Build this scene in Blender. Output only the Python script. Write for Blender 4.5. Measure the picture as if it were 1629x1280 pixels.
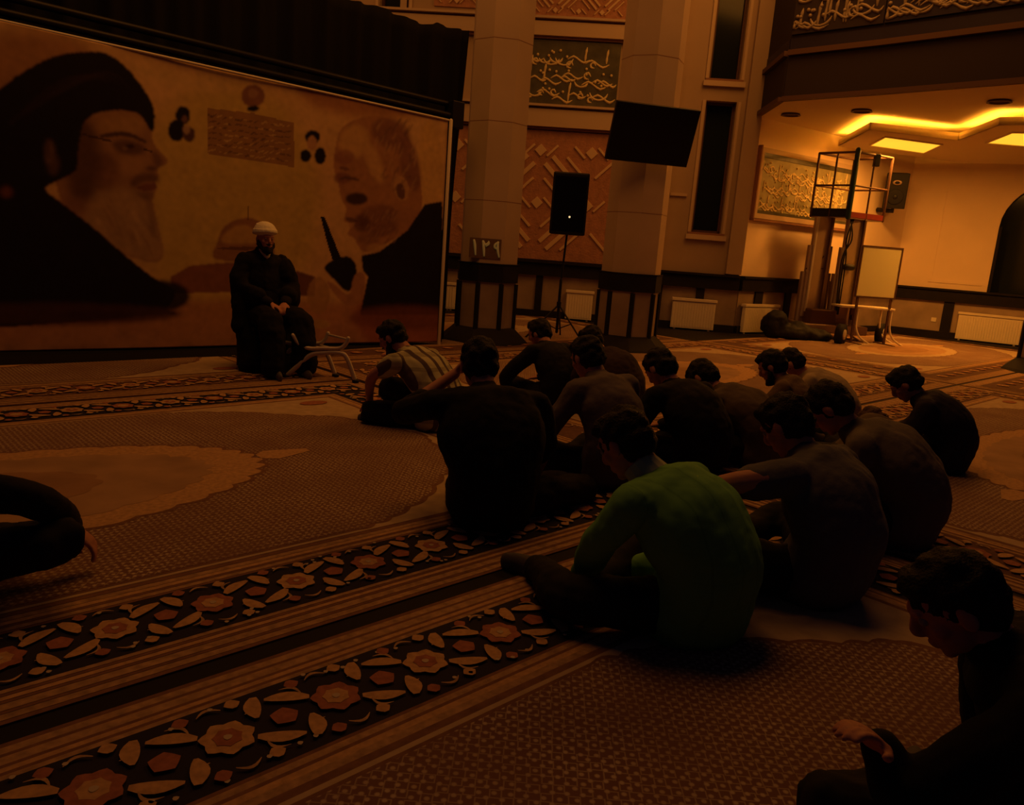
import bpy, bmesh, math, random
import numpy as np
from mathutils import Vector, Matrix, noise
random.seed(7); rng = np.random.default_rng(7)
S = bpy.context.scene
for o in list(bpy.data.objects): bpy.data.objects.remove(o)
COL = S.collection
R = math.radians

# ---------------------------------------------------------------- camera
FPX = 1245.0; CW, CH = 1629, 1280; EYE = 1.4
pitch, roll = R(11.6), R(4.3)
fw = Vector((0, math.cos(pitch), -math.sin(pitch))); r0 = Vector((1, 0, 0)); u0 = r0.cross(fw)
rt = math.cos(roll)*r0 + math.sin(roll)*u0; up = rt.cross(fw)
cam = bpy.data.objects.new('camera', bpy.data.cameras.new('camera')); COL.objects.link(cam)
cam.matrix_world = Matrix(((rt.x, up.x, -fw.x, 0), (rt.y, up.y, -fw.y, 0), (rt.z, up.z, -fw.z, EYE), (0, 0, 0, 1)))
cam.data.sensor_fit = 'HORIZONTAL'; cam.data.sensor_width = 36; cam.data.lens = 36*FPX/CW
cam.data.clip_start = .05; S.camera = cam
S.view_settings.view_transform = 'Standard'; S.view_settings.look = 'None'
S.view_settings.gamma = 1; S.view_settings.use_curve_mapping = False
S.view_settings.exposure = 0.0

# ---------------------------------------------------------------- world and the hall's lamps
w = bpy.data.worlds.new('world'); S.world = w; w.use_nodes = True
w.node_tree.nodes['Background'].inputs[0].default_value = (.50, .42, .90, 1)
w.node_tree.nodes['Background'].inputs[1].default_value = .0085
AMB = (1, .34, .045)
def area(name, loc, size, power, col=AMB, target=None):
    l = bpy.data.lights.new(name, 'AREA'); l.shape = 'DISK'; l.size = size; l.energy = power; l.color = col
    o = bpy.data.objects.new(name, l); COL.objects.link(o); o.location = loc
    d = Vector(target or (loc[0], loc[1], 0)) - Vector(loc)
    o.rotation_euler = d.to_track_quat('-Z', 'Y').to_euler(); return o
area('hall_lamp', (4.2, 11.4, 7.6), 4.5, 165, target=(2.9, 12.6, 0))
area('hall_lamp', (-1.2, 6.2, 7.8), 4.5, 115, target=(-1.4, 8.6, 0))
area('hall_lamp', (-4.5, 12.6, 7.8), 4, 50, target=(-1.5, 14.0, 2))

# ---------------------------------------------------------------- pixel -> place (used to survey the photo)
def ray(px, py): return fw + rt*((px-CW/2)/FPX) - up*((py-CH/2)/FPX)
CAMP = Vector((0, 0, EYE))
def F(px, py, z=0.0):
    d = ray(px, py); return CAMP + d*((z-EYE)/d.z)
def P(px, py, Y):
    d = ray(px, py); return CAMP + d*(Y/d.y)
class Wall:
    def __init__(s, a, b):
        s.o = Vector((a[0], a[1], 0)); s.d = (Vector((b[0], b[1], 0))-s.o); s.len = s.d.length; s.d.normalize()
        s.n = Vector((s.d.y, -s.d.x, 0))
    def pt(s, u, z, d=0): return s.o + s.d*u + s.n*d + Vector((0, 0, z))
    def uz(s, px, py, off=0):
        d = ray(px, py); t = ((s.o+s.n*off-CAMP).dot(s.n))/d.dot(s.n); p = CAMP+d*t
        return (p-s.o).dot(s.d), p.z

# ---------------------------------------------------------------- materials
def mat(name, col, rough=.8, metal=0, emit=None, es=0, nz=0, nscale=6, bump=0, bscale=60, sheen=0):
    m = bpy.data.materials.new(name); m.use_nodes = True; nt = m.node_tree; b = nt.nodes['Principled BSDF']
    b.inputs['Base Color'].default_value = (*col, 1); b.inputs['Roughness'].default_value = rough
    b.inputs['Metallic'].default_value = metal; b.inputs['Specular IOR Level'].default_value = .25
    if sheen: b.inputs['Sheen Weight'].default_value = sheen
    if emit: b.inputs['Emission Color'].default_value = (*emit, 1); b.inputs['Emission Strength'].default_value = es
    tc = nt.nodes.new('ShaderNodeTexCoord')
    if nz:
        t = nt.nodes.new('ShaderNodeTexNoise'); t.inputs['Scale'].default_value = nscale; t.inputs['Detail'].default_value = 4
        mp = nt.nodes.new('ShaderNodeMapRange'); mp.inputs[1].default_value = .3; mp.inputs[2].default_value = .7
        mp.inputs[3].default_value = 1-nz; mp.inputs[4].default_value = 1+nz
        mx = nt.nodes.new('ShaderNodeMix'); mx.data_type = 'RGBA'; mx.blend_type = 'MULTIPLY'; mx.inputs[0].default_value = 1
        mx.inputs[6].default_value = (*col, 1)
        nt.links.new(tc.outputs['Object'], t.inputs['Vector']); nt.links.new(t.outputs[0], mp.inputs[0])
        nt.links.new(mp.outputs[0], mx.inputs[7]); nt.links.new(mx.outputs[2], b.inputs['Base Color'])
    if bump:
        t = nt.nodes.new('ShaderNodeTexNoise'); t.inputs['Scale'].default_value = bscale; t.inputs['Detail'].default_value = 3
        bp = nt.nodes.new('ShaderNodeBump'); bp.inputs['Strength'].default_value = bump; bp.inputs['Distance'].default_value = .02
        nt.links.new(tc.outputs['Object'], t.inputs['Vector']); nt.links.new(t.outputs[0], bp.inputs['Height'])
        nt.links.new(bp.outputs[0], b.inputs['Normal'])
    return m
def rug_field(name, base, light, scale=34):
    """small repeated woven motifs: rows of pale dots and dashes"""
    m = bpy.data.materials.new(name); m.use_nodes = True; nt = m.node_tree; N = nt.nodes; L = nt.links
    b = N['Principled BSDF']; b.inputs['Roughness'].default_value = .95; b.inputs['Specular IOR Level'].default_value = .15
    tc = N.new('ShaderNodeTexCoord'); v = N.new('ShaderNodeTexVoronoi'); v.feature = 'F1'
    v.inputs['Scale'].default_value = scale; v.inputs['Randomness'].default_value = .2
    v2 = N.new('ShaderNodeTexVoronoi'); v2.feature = 'F1'; v2.distance = 'MANHATTAN'; v2.inputs['Scale'].default_value = scale*.62; v2.inputs['Randomness'].default_value = .22
    n = N.new('ShaderNodeTexNoise'); n.inputs['Scale'].default_value = 3
    v.voronoi_dimensions = '2D'; v2.voronoi_dimensions = '2D'; mpg = N.new('ShaderNodeMapping'); mpg.inputs['Rotation'].default_value = (0, 0, R(-44)); L.new(tc.outputs['Object'], mpg.inputs['Vector'])
    L.new(mpg.outputs[0], v.inputs['Vector']); L.new(mpg.outputs[0], v2.inputs['Vector']); L.new(tc.outputs['Object'], n.inputs['Vector'])
    r1 = N.new('ShaderNodeValToRGB'); r1.color_ramp.elements[0].position = .16; r1.color_ramp.elements[0].color = (1, 1, 1, 1)
    r1.color_ramp.elements[1].position = .32; r1.color_ramp.elements[1].color = (0, 0, 0, 1)
    r2 = N.new('ShaderNodeValToRGB'); r2.color_ramp.elements[0].position = .36; r2.color_ramp.elements[0].color = (0, 0, 0, 1)
    r2.color_ramp.elements[1].position = .42; r2.color_ramp.elements[1].color = (.6, .6, .6, 1)
    e_ = r2.color_ramp.elements.new(.47); e_.color = (.6, .6, .6, 1); e_ = r2.color_ramp.elements.new(.53); e_.color = (0, 0, 0, 1)
    L.new(v.outputs['Distance'], r1.inputs[0]); L.new(v2.outputs['Distance'], r2.inputs[0])
    ad = N.new('ShaderNodeMath'); ad.operation = 'MAXIMUM'; L.new(r1.outputs[0], ad.inputs[0]); L.new(r2.outputs[0], ad.inputs[1])
    ml = N.new('ShaderNodeMath'); ml.operation = 'MULTIPLY'; L.new(ad.outputs[0], ml.inputs[0]); L.new(n.outputs[0], ml.inputs[1])
    m2 = N.new('ShaderNodeMath'); m2.operation = 'MULTIPLY'; m2.inputs[1].default_value = 1.2; m2.use_clamp = True; L.new(ml.outputs[0], m2.inputs[0])
    mx = N.new('ShaderNodeMix'); mx.data_type = 'RGBA'; mx.inputs[6].default_value = (*base, 1); mx.inputs[7].default_value = (*light, 1)
    L.new(m2.outputs[0], mx.inputs[0]); L.new(mx.outputs[2], b.inputs['Base Color'])
    return m
def vcol_mat(name, rough=.7):
    m = bpy.data.materials.new(name); m.use_nodes = True; nt = m.node_tree; b = nt.nodes['Principled BSDF']
    a = nt.nodes.new('ShaderNodeVertexColor'); a.layer_name = 'print'; nt.links.new(a.outputs[0], b.inputs['Base Color'])
    b.inputs['Roughness'].default_value = rough; b.inputs['Specular IOR Level'].default_value = .15; return m
def check_mat(name, base, line, fx, fz, wx=.3, wz=.16, rough=.85):
    """woven check: bands across and down the garment"""
    m = bpy.data.materials.new(name); m.use_nodes = True; nt = m.node_tree; N = nt.nodes; L = nt.links
    b = N['Principled BSDF']; b.inputs['Roughness'].default_value = rough; b.inputs['Specular IOR Level'].default_value = .2
    tc = N.new('ShaderNodeTexCoord'); sp = N.new('ShaderNodeSeparateXYZ'); L.new(tc.outputs['Object'], sp.inputs[0])
    outs = []
    for k, fr, wd in (('X', fx, wx), ('Z', fz, wz)):
        a = N.new('ShaderNodeMath'); a.operation = 'MULTIPLY'; a.inputs[1].default_value = fr; L.new(sp.outputs[k], a.inputs[0])
        c = N.new('ShaderNodeMath'); c.operation = 'FRACT'; L.new(a.outputs[0], c.inputs[0])
        d = N.new('ShaderNodeMath'); d.operation = 'LESS_THAN'; d.inputs[1].default_value = wd; L.new(c.outputs[0], d.inputs[0]); outs.append(d)
    e = N.new('ShaderNodeMath'); e.operation = 'MULTIPLY_ADD'; e.inputs[1].default_value = .4
    L.new(outs[1].outputs[0], e.inputs[0]); L.new(outs[0].outputs[0], e.inputs[2]); e.use_clamp = True
    mx = N.new('ShaderNodeMix'); mx.data_type = 'RGBA'; mx.inputs[6].default_value = (*base, 1); mx.inputs[7].default_value = (*line, 1)
    L.new(e.outputs[0], mx.inputs[0]); L.new(mx.outputs[2], b.inputs['Base Color']); return m

M = dict(
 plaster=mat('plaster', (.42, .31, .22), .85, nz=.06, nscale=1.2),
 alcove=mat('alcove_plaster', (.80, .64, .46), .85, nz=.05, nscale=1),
 ceiling=mat('ceiling_plaster', (.75, .62, .42), .9),
 marble=mat('marble_panel', (.34, .26, .20), .5, nz=.18, nscale=2.5),
 darkstone=mat('black_stone', (.012, .010, .015), .8, nz=.2, nscale=5),
 column=mat('column_stone', (.56, .42, .30), .7, nz=.10, nscale=1.1),
 trim=mat('cream_cornice', (.55, .42, .30), .7),
 groove=mat('cornice_shadow_line', (.28, .14, .09), .8),
 brick=mat('terracotta_lattice', (.42, .21, .14), .85, nz=.15, nscale=9, bump=.5, bscale=30),
 bar=mat('cream_lattice_bar', (.66, .48, .30), .75),
 tilegreen=mat('dark_tile', (.09, .085, .06), .4, nz=.3, nscale=5),
 tilepale=mat('pale_olive_tile', (.34, .31, .17), .5, nz=.2, nscale=5),
 gold=mat('gold_lettering', (.72, .58, .30), .45),
 goldsoft=mat('dim_gold_lettering', (.26, .20, .14), .5),
 navy=mat('navy_tile', (.018, .012, .035), .5),
 fascia=mat('brown_fascia', (.030, .020, .024), .8),
 glass=mat('dark_glass', (.012, .016, .014), .12),
 frame=mat('window_frame', (.10, .05, .03), .6),
 floor=mat('dark_floor', (.007, .005, .006), .8),
 cloth=mat('black_cloth', (.006, .0055, .008), .95, bump=.2, bscale=4),
 black=mat('black_plastic', (.012, .011, .013), .45),
 screen=mat('dark_screen', (.006, .006, .008), .22),
 white=mat('white_enamel', (.80, .72, .55), .5),
 whitebrd=mat('whiteboard_surface', (.82, .82, .50), .4),
 steel=mat('dull_steel', (.55, .48, .42), .45, .3),
 alu=mat('aluminium', (.36, .26, .20), .45, .4),
 greenpaint=mat('dark_green_paint', (.02, .05, .045), .5),
 redpaint=mat('dark_red_paint', (.20, .03, .02), .5),
 rubber=mat('rubber', (.012, .012, .02), .7),
 led=mat('cove_led', (.8, .6, .3), .6, emit=(1, .42, .035), es=30),
 diffuser=mat('lamp_diffuser', (.8, .6, .3), .6, emit=(1, .52, .03), es=1.15),
 powerled=mat('speaker_led', (.8, .8, .6), .5, emit=(1, .75, .35), es=.9),
 brownboard=mat('brown_board', (.16, .10, .06), .8),
 digit=mat('number_glow', (.62, .55, .30), .5, emit=(.75, .62, .16), es=.03),
 skin=mat('skin', (.48, .22, .15), .6),
 skindark=mat('skin_shaded_tone', (.36, .19, .13), .6),
 hair=mat('black_hair', (.010, .008, .009), .7, bump=.5, bscale=120),
 hairbrown=mat('brown_hair', (.09, .05, .03), .7, bump=.5, bscale=120),
 eye=mat('eye', (.3, .27, .25), .3),
 sole=mat('grey_sock', (.10, .09, .08), .9),
 rugfield=rug_field('rug_field', (.19, .10, .07), (.62, .50, .34)),
 rugcream=mat('rug_cream', (.47, .35, .22), .95, nz=.12, nscale=14),
 rugmed=mat('rug_medallion', (.40, .25, .14), .95, nz=.15, nscale=4),
 rugmed2=mat('rug_medallion_core', (.33, .19, .10), .95, nz=.15, nscale=4),
 rugbrown=mat('rug_brown', (.20, .10, .06), .95, nz=.2, nscale=25),
 rugstripe=mat('rug_stripe', (.40, .25, .13), .95, nz=.3, nscale=30),
 rugnavy=mat('rug_navy', (.022, .018, .032), .95),
 rugred=mat('rug_red', (.33, .125, .075), .95, nz=.2, nscale=40),
 rugtan=mat('rug_tan', (.50, .30, .14), .95, nz=.2, nscale=40),
 rugground=mat('rug_border_ground', (.13, .065, .045), .95, nz=.2, nscale=25),
 rugpale=mat('rug_pale', (.50, .40, .28), .95),
 print=vcol_mat('printed_banner'),
)
def shirt_mat(name, col): return mat(name, col, .9, bump=.25, bscale=18)

# ---------------------------------------------------------------- mesh helpers
def tag(o, label=None, cat=None, group=None, kind=None):
    if label: o['label'] = label
    if cat: o['category'] = cat
    if group: o['group'] = group
    if kind: o['kind'] = kind
    return o
def empty(name, loc, label, cat, group=None, rz=0):
    o = bpy.data.objects.new(name, None); COL.objects.link(o); o.location = loc; o.rotation_euler = (0, 0, rz)
    o.empty_display_size = .1
    o.matrix_basis = Matrix.Translation(Vector(loc)) @ Matrix.Rotation(rz, 4, 'Z')
    return tag(o, label, cat, group)
class MB:
    def __init__(s): s.bm = bmesh.new(); s.mats = []
    def mi(s, m):
        if m not in s.mats: s.mats.append(m)
        return s.mats.index(m)
    def poly(s, pts, m):
        f = s.bm.faces.new([s.bm.verts.new(p) for p in pts]); f.material_index = s.mi(m); return f
    def prism(s, bot, topp, m):
        k = s.mi(m); n = len(bot); a = [s.bm.verts.new(p) for p in bot]; b = [s.bm.verts.new(p) for p in topp]
        fs = [s.bm.faces.new(a[::-1]), s.bm.faces.new(b)]
        for i in range(n): fs.append(s.bm.faces.new((a[i], a[(i+1) % n], b[(i+1) % n], b[i])))
        for f in fs: f.material_index = k
    def wbox(s, W, u0, u1, z0, z1, d0, d1, m):
        s.prism([W.pt(u0, z0, d0), W.pt(u1, z0, d0), W.pt(u1, z0, d1), W.pt(u0, z0, d1)],
                [W.pt(u0, z1, d0), W.pt(u1, z1, d0), W.pt(u1, z1, d1), W.pt(u0, z1, d1)], m)
    def box(s, c, sz, m, rz=0, rx=0):
        X = Matrix.Translation(Vector(c)) @ Matrix.Rotation(rz, 4, 'Z') @ Matrix.Rotation(rx, 4, 'X')
        h = Vector(sz)/2
        q = [X @ Vector((x*h.x, y*h.y, z*h.z)) for z in (-1, 1) for x, y in ((-1, -1), (1, -1), (1, 1), (-1, 1))]
        s.prism(q[:4], q[4:], m)
    def sweep(s, pts, rads, m, side=None, n=10, sub=4, caps=True, smooth=True):
        """tube through pts; rads = radius or (side radius, depth radius) per point"""
        k = s.mi(m); pts = [Vector(p) for p in pts]
        rads = [(r, r) if not isinstance(r, (tuple, list)) else r for r in (rads if isinstance(rads, (list,)) else [rads]*len(pts))]
        P2, R2 = [], []
        for i in range(len(pts)-1):
            p0 = pts[max(i-1, 0)]; p1 = pts[i]; p2 = pts[i+1]; p3 = pts[min(i+2, len(pts)-1)]
            for j in range(sub):
                t = j/sub
                P2.append(.5*((2*p1)+(p2-p0)*t+(2*p0-5*p1+4*p2-p3)*t*t+(3*p1-p0-3*p2+p3)*t**3) if sub > 1 else p1)
                e = t*t*(3-2*t); R2.append((rads[i][0]*(1-e)+rads[i+1][0]*e, rads[i][1]*(1-e)+rads[i+1][1]*e))
        P2.append(pts[-1]); R2.append(rads[-1])
        T = [(P2[min(i+1, len(P2)-1)]-P2[max(i-1, 0)]).normalized() for i in range(len(P2))]
        if caps:
            def cap(p, t, r, sgn):
                out = []; q = min(r)
                for a in (70, 40): 
                    out.append((p+t*sgn*q*math.sin(R(a)), t, (r[0]*math.cos(R(a)), r[1]*math.cos(R(a)))))
                return out
            seq = cap(P2[0], T[0], R2[0], -1)+list(zip(P2, T, R2))+cap(P2[-1], T[-1], R2[-1], 1)[::-1]
        else: seq = list(zip(P2, T, R2))
        sv = Vector(side) if side is not None else None
        prev = None; rings = []
        for p, t, r in seq:
            if sv is not None: a = sv - t*sv.dot(t)
            elif prev is None:
                a = Vector((0, 0, 1)) if abs(t.z) < .8 else Vector((1, 0, 0)); a = a - t*a.dot(t)
            else: a = prev - t*prev.dot(t)
            a.normalize(); prev = a; b = t.cross(a)
            rings.append([s.bm.verts.new(p+a*math.cos(2*math.pi*i/n)*r[0]+b*math.sin(2*math.pi*i/n)*r[1]) for i in range(n)])
        fs = []
        for q, w_ in zip(rings, rings[1:]):
            for i in range(n): fs.append(s.bm.faces.new((q[i], q[(i+1) % n], w_[(i+1) % n], w_[i])))
        fs.append(s.bm.faces.new(rings[0][::-1])); fs.append(s.bm.faces.new(rings[-1]))
        for f in fs: f.material_index = k; f.smooth = smooth
    def ell(s, c, r, m, frame=None, seg=16, rings=10):
        k = s.mi(m); X = Matrix.Translation(Vector(c))
        if frame: 
            a, b, cc = frame; X = X @ Matrix(((a.x, b.x, cc.x, 0), (a.y, b.y, cc.y, 0), (a.z, b.z, cc.z, 0), (0, 0, 0, 1)))
        r = (r, r, r) if isinstance(r, (int, float)) else r
        X = X @ Matrix.Diagonal((*r, 1))
        res = bmesh.ops.create_uvsphere(s.bm, u_segments=seg, v_segments=rings, radius=1, matrix=X)
        for v in res['verts']:
            for f in v.link_faces: f.material_index = k; f.smooth = True
    def lathe(s, c, prof, m, n=24, frame=None, smooth=False):
        k = s.mi(m); rings = []
        for r, z in prof:
            rings.append([s.bm.verts.new(Vector(c)+Vector((r*math.cos(2*math.pi*i/n+math.pi/n), r*math.sin(2*math.pi*i/n+math.pi/n), z))) for i in range(n)])
        fs = []
        for q, w_ in zip(rings, rings[1:]):
            for i in range(n): fs.append(s.bm.faces.new((q[i], q[(i+1) % n], w_[(i+1) % n], w_[i])))
        fs += [s.bm.faces.new(rings[0][::-1]), s.bm.faces.new(rings[-1])]
        for f in fs: f.material_index = k; f.smooth = smooth
    def build(s, name, parent=None, bevel=0, inv=None):
        me = bpy.data.meshes.new(name)
        bmesh.ops.recalc_face_normals(s.bm, faces=s.bm.faces)
        if inv is None and parent is not None: inv = parent.matrix_basis.inverted()
        if inv is not None: s.bm.transform(inv)
        s.bm.to_mesh(me); s.bm.free()
        for m in s.mats: me.materials.append(m)
        o = bpy.data.objects.new(name, me); COL.objects.link(o)
        if parent: o.parent = parent
        if bevel:
            b = o.modifiers.new('bevel', 'BEVEL'); b.width = bevel; b.segments = 2; b.limit_method = 'ANGLE'
        return o
def struct(o): o['kind'] = 'structure'; return o

# ================================================================ THE ROOM
b = MB(); b.poly([(-16, -6, 0), (20, -6, 0), (20, 24, 0), (-16, 24, 0)], M['floor']); struct(b.build('floor'))
WB = Wall((-9, 15.95), (4.1, 15.0)); WL = Wall((4.1, 15.0), (8.5, 18.2)); WA = Wall((8.5, 18.2), (15.0, 14.4))
CEIL = 3.93
# back wall with its real window holes left out: built of pieces around three openings
def wall_with_holes(name, W, z1, holes, m, thick=.3):
    b = MB(); us = sorted({0, W.len, *[h[0] for h in holes], *[h[1] for h in holes]})
    for a, c in zip(us, us[1:]):
        zs = sorted([(h[2], h[3]) for h in holes if h[0] < (a+c)/2 < h[1]]); z = 0
        for q in zs:
            if q[0] > z: b.wbox(W, a, c, z, q[0], -thick, 0, m)
            z = q[1]
        b.wbox(W, a, c, z, z1, -thick, 0, m)
    return struct(b.build(name))
def rect(W, x0, y0, x1, y1, off=0):
    u0, za = W.uz(x0, y1, off); u1, zb = W.uz(x1, y0, off); return u0, u1, za, zb
wl = [rect(WB, 1096, 166, 1150, 368), None, None]
u0_, _ = WB.uz(1110, 280); u1_, _ = WB.uz(1158, 280); _, zt = WB.uz(1135, 160); _, zb_ = WB.uz(1120, 370)
_, zb2 = WB.uz(1150, 126)
win = [(u0_, u1_, zb_, zt), (u0_, u1_, zb2, 7.4)]
ua, _ = WB.uz(604, 8); ub, _ = WB.uz(650, 8)
win.append((ua, ub, 5.1, 7.4))
wall_with_holes('wall_back', WB, 8.2, win, M['plaster'])
for k, (a, c, z0, z1) in enumerate(win):
    b = MB(); b.wbox(WB, a-.01, c+.01, z0-.01, z1+.01, -.26, -.24, M['glass']); g = struct(b.build('window_%d' % (k+1)))
    b = MB(); e = .045
    b.wbox(WB, a, a+e, z0, z1, -.24, -.16, M['frame']); b.wbox(WB, c-e, c, z0, z1, -.24, -.16, M['frame'])
    b.wbox(WB, a, c, z0, z0+e, -.24, -.16, M['frame']); b.wbox(WB, a, c, z1-e, z1, -.24, -.16, M['frame'])
    if k == 2: b.wbox(WB, (a+c)/2+.08, (a+c)/2+.2, z0, z1, -.24, -.14, M['trim'])
    b.build('window_frame', g)
    b = MB(); b.wbox(WB, a-.10, c+.10, z0-.13, z0-.04, -.02, .07, M['trim']); b.wbox(WB, a-.06, c+.06, z0-.04, z0, -.02, .04, M['groove'])
    b.wbox(WB, a-.07, a-.02, z0, z1, 0, .03, M['trim']); b.wbox(WB, c+.02, c+.07, z0, z1, 0, .03, M['trim'])
    b.build('window_sill', g)
# recessed bay with lattice, pilasters
uL, _ = WB.uz(700, 300); uR, _ = WB.uz(1052, 300)
b = MB()
b.wbox(WB, WB.uz(1052, 300)[0], WB.uz(1064, 300)[0], 1.1, 8.2, 0, .22, M['trim'])
b.wbox(WB, WB.uz(1193, 200)[0]-.12, WB.len, 1.1, 8.2, 0, .14, M['plaster'])
b.wbox(WB, WB.uz(1066, 310)[0], u0_-.16, WB.uz(1085, 312)[1], WB.uz(1085, 312)[1]+.05, 0, .04, M['trim'])
struct(b.build('trim_1'))
# cornices crossing the bay
def zat(px, py): return WB.uz(px, py, .1)[1]
led = [(zat(900, 207), zat(900, 168)), (zat(900, 62), zat(900, 28))]
for k, (z0, z1) in enumerate(led):
    b = MB(); b.wbox(WB, uL-6, uR, z0+.04, z1-.08, 0, .14, M['trim']); b.wbox(WB, uL-6, uR, z1-.08, z1-.04, 0, .09, M['groove'])
    b.wbox(WB, uL-6, uR, z1-.04, z1, 0, .19, M['trim']); b.wbox(WB, uL-6, uR, z0, z0+.04, 0, .08, M['groove'])
    struct(b.build('trim_%d' % (k+2)))
# lattice panels (pattern stays in one mesh)
def lattice(name, W, u0, u1, z0, z1, label, seed, cell=.62):
    t = empty(name, W.pt((u0+u1)/2, z0, 0), label, 'wall panel')
    b = MB(); b.wbox(W, u0, u1, z0, z1, 0, .03, M['brick']); b.build('backing', t)
    b = MB(); d = cell
    def bar(cu, cz, ang, ln, wd, m):
        ca, sa = math.cos(ang), math.sin(ang); pts = []
        for a, c in ((-ln, -wd), (ln, -wd), (ln, wd), (-ln, wd)):
            pts.append((cu+ca*a/2-sa*c/2, cz+sa*a/2+ca*c/2))
        if all(u0 < p[0] < u1 and z0 < p[1] < z1 for p in pts):
            b.prism([W.pt(p[0], p[1], .03) for p in pts], [W.pt(p[0], p[1], .055) for p in pts], m)
    nu = int((u1-u0)/d)+2; nz_ = int((z1-z0)/d)+2
    for i in range(-1, nu):
        for j in range(-1, nz_):
            cu = u0+i*d; cz = z0+.1+j*d; sgn = 1 if (i+j) % 2 else -1
            for q in (-1.5, -.5, .5, 1.5):
                a = sgn*math.pi/4
                bar(cu+d/2-math.sin(a)*q*d*.2, cz+d/2+math.cos(a)*q*d*.2, a, d*(.92 if abs(q) < 1 else .52), d*(.085 if abs(q) < 1 else .05), M['bar'])
            bar(cu, cz, math.pi/4, d*.17, d*.17, M['bar'])
            for q in (-1, 1): bar(cu+q*d*.23, cz, math.pi/4*sgn, d*.3, d*.045, M['bar'])
    b.build('lattice', t, bevel=.006)
    return t
DADO = 1.06
lattice('lattice_panel', WB, WB.uz(826, 300, .05)[0]-.6, WB.uz(990, 300, .05)[0], DADO+.04, led[0][0]-.02, 'reddish wall panel of crossed cream bars behind the standing loudspeaker', 1, .95)
lattice('lattice_panel', WB, WB.uz(700, 300, .05)[0]-1.6, WB.uz(745, 300, .05)[0]+.3, DADO+.04, led[0][0]-.02, 'strip of reddish latticed wall panel between black curtain and left column', 2, .95)
lattice('lattice_panel', WB, WB.uz(826, 5, .05)[0]-.6, WB.uz(1000, 5, .05)[0], led[1][1]+.03, led[1][1]+1.3, 'cream ornamented panel above the upper cornice between the columns', 3, .42)
lattice('lattice_panel', WB, WB.uz(690, 5, .05)[0], WB.uz(770, 5, .05)[0], led[1][1]+.1, led[1][1]+1.3, 'cream ornamented panel above the top of the black curtain', 4, .42)

def calligraphy(name, W, u0, u1, z0, z1, mback, mlet, label, seed, border=None, dens=1.0, size=1.0, relief=.02, off=0):
    rnd = random.Random(seed); t = empty(name, W.pt((u0+u1)/2, z0, off), label, 'calligraphy panel')
    b = MB(); b.wbox(W, u0, u1, z0, z1, off, off+.04, mback); b.build('panel', t)
    if border:
        b = MB(); e = border[1]
        for a in ((u0-e, u1+e, z0-e, z0), (u0-e, u1+e, z1, z1+e), (u0-e, u0, z0, z1), (u1, u1+e, z0, z1)): b.wbox(W, *a, off, off+.06, border[0])
        b.build('border', t)
    b = MB(); hgt = z1-z0; wid = u1-u0; nrow = 3; n = max(6, int(wid/hgt*8*dens))
    for row in range(nrow):
        base = z0+hgt*(.12+.27*row)
        for k in range(n):
            cu = u0+wid*(.03+.92*(k+.5*(row % 2)+rnd.uniform(-.3, .3))/n); cz = base+rnd.uniform(-.07, .07)*hgt
            kind = rnd.choice('shbcshh' if off else 'shbcs'); L_ = hgt*.24*size*rnd.uniform(.7, 1.15); pts = []
            for q in range(9):
                s_ = q/8
                if kind == 's': pts.append((cu+(s_-.5)*L_*1.7, cz+math.sin(s_*math.pi*2)*L_*.22))
                elif kind == 'h': pts.append((cu+s_*s_*L_*.12, cz+s_*L_*1.35))
                elif kind == 'b': pts.append((cu-math.cos(s_*math.pi)*L_*.6, cz-math.sin(s_*math.pi)*L_*.42+L_*.2))
                else: pts.append((cu+math.cos(s_*5.2)*L_*.26, cz+math.sin(s_*5.2)*L_*.26+L_*.2))
            pts = [(min(max(p[0], u0+.03), u1-.03), min(max(p[1], z0+.03), z1-.03)) for p in pts]
            r_ = hgt*.021*size
            b.sweep([W.pt(p[0], p[1], off+.04) for p in pts[::2]], [r_*.45, r_*1.1, r_*.8, r_*1.2, r_*.35], mlet, n=6, sub=2)
            if rnd.random() < .7:
                b.ell(W.pt(min(u1-.05, max(u0+.05, cu+rnd.uniform(-.5, .5)*L_)), min(z1-.05, cz+L_*rnd.uniform(.5, .9)), off+.045), r_*1.3, mlet, seg=6, rings=4)
    b.build('lettering', t)
    return t
calligraphy('calligraphy_panel', WB, WB.uz(826, 110, .05)[0]-.4, WB.uz(985, 110, .05)[0], led[0][1]+.02, led[1][0]-.02, M['tilegreen'], M['gold'],
            'dark green tile band with gold script between the two cornices', 11, size=.9, relief=.02)
# dado: black belt, marble panels, black posts, baseboard
def dado(name, W, u0, u1, posts, off=.06):
    b = MB(); b.wbox(W, u0, u1, .12, DADO-.26, 0, .035, M['marble'])
    for p in posts: b.wbox(W, p[0], p[1], .1, DADO-.26, 0, .07, M['darkstone'])
    struct(b.build('wall_%s_dado' % name))
    b = MB(); b.wbox(W, u0, u1, DADO-.26, DADO-.02, 0, .10, M['darkstone']); b.wbox(W, u0, u1, DADO-.02, DADO+.02, 0, .14, M['darkstone'])
    struct(b.build('trim_belt_%s' % name))
    b = MB(); b.wbox(W, u0, u1, 0, .14, 0, .10, M['darkstone']); struct(b.build('baseboard_%s' % name))
def pu(W, x0, x1, y): return (W.uz(x0, y)[0], W.uz(x1, y)[0])
dado('back', WB, 0, WB.len, [pu(WB, 851, 862, 470), pu(WB, 1105, 1118, 480), pu(WB, 1042, 1052, 470), pu(WB, 1196, 1204, 480)][:3])
dado('left_of_alcove', WL, 0, WL.len, [pu(WL, 1196, 1208, 480), pu(WL, 1244, 1253, 480)])
dado('alcove', WA, 0, WA.len, [pu(WA, 1497, 1514, 510)])
b = MB(); b.wbox(WL, 0, WL.len, 0, CEIL+.2, -.3, 0, M['alcove']); struct(b.build('wall_alcove_left'))
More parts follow.
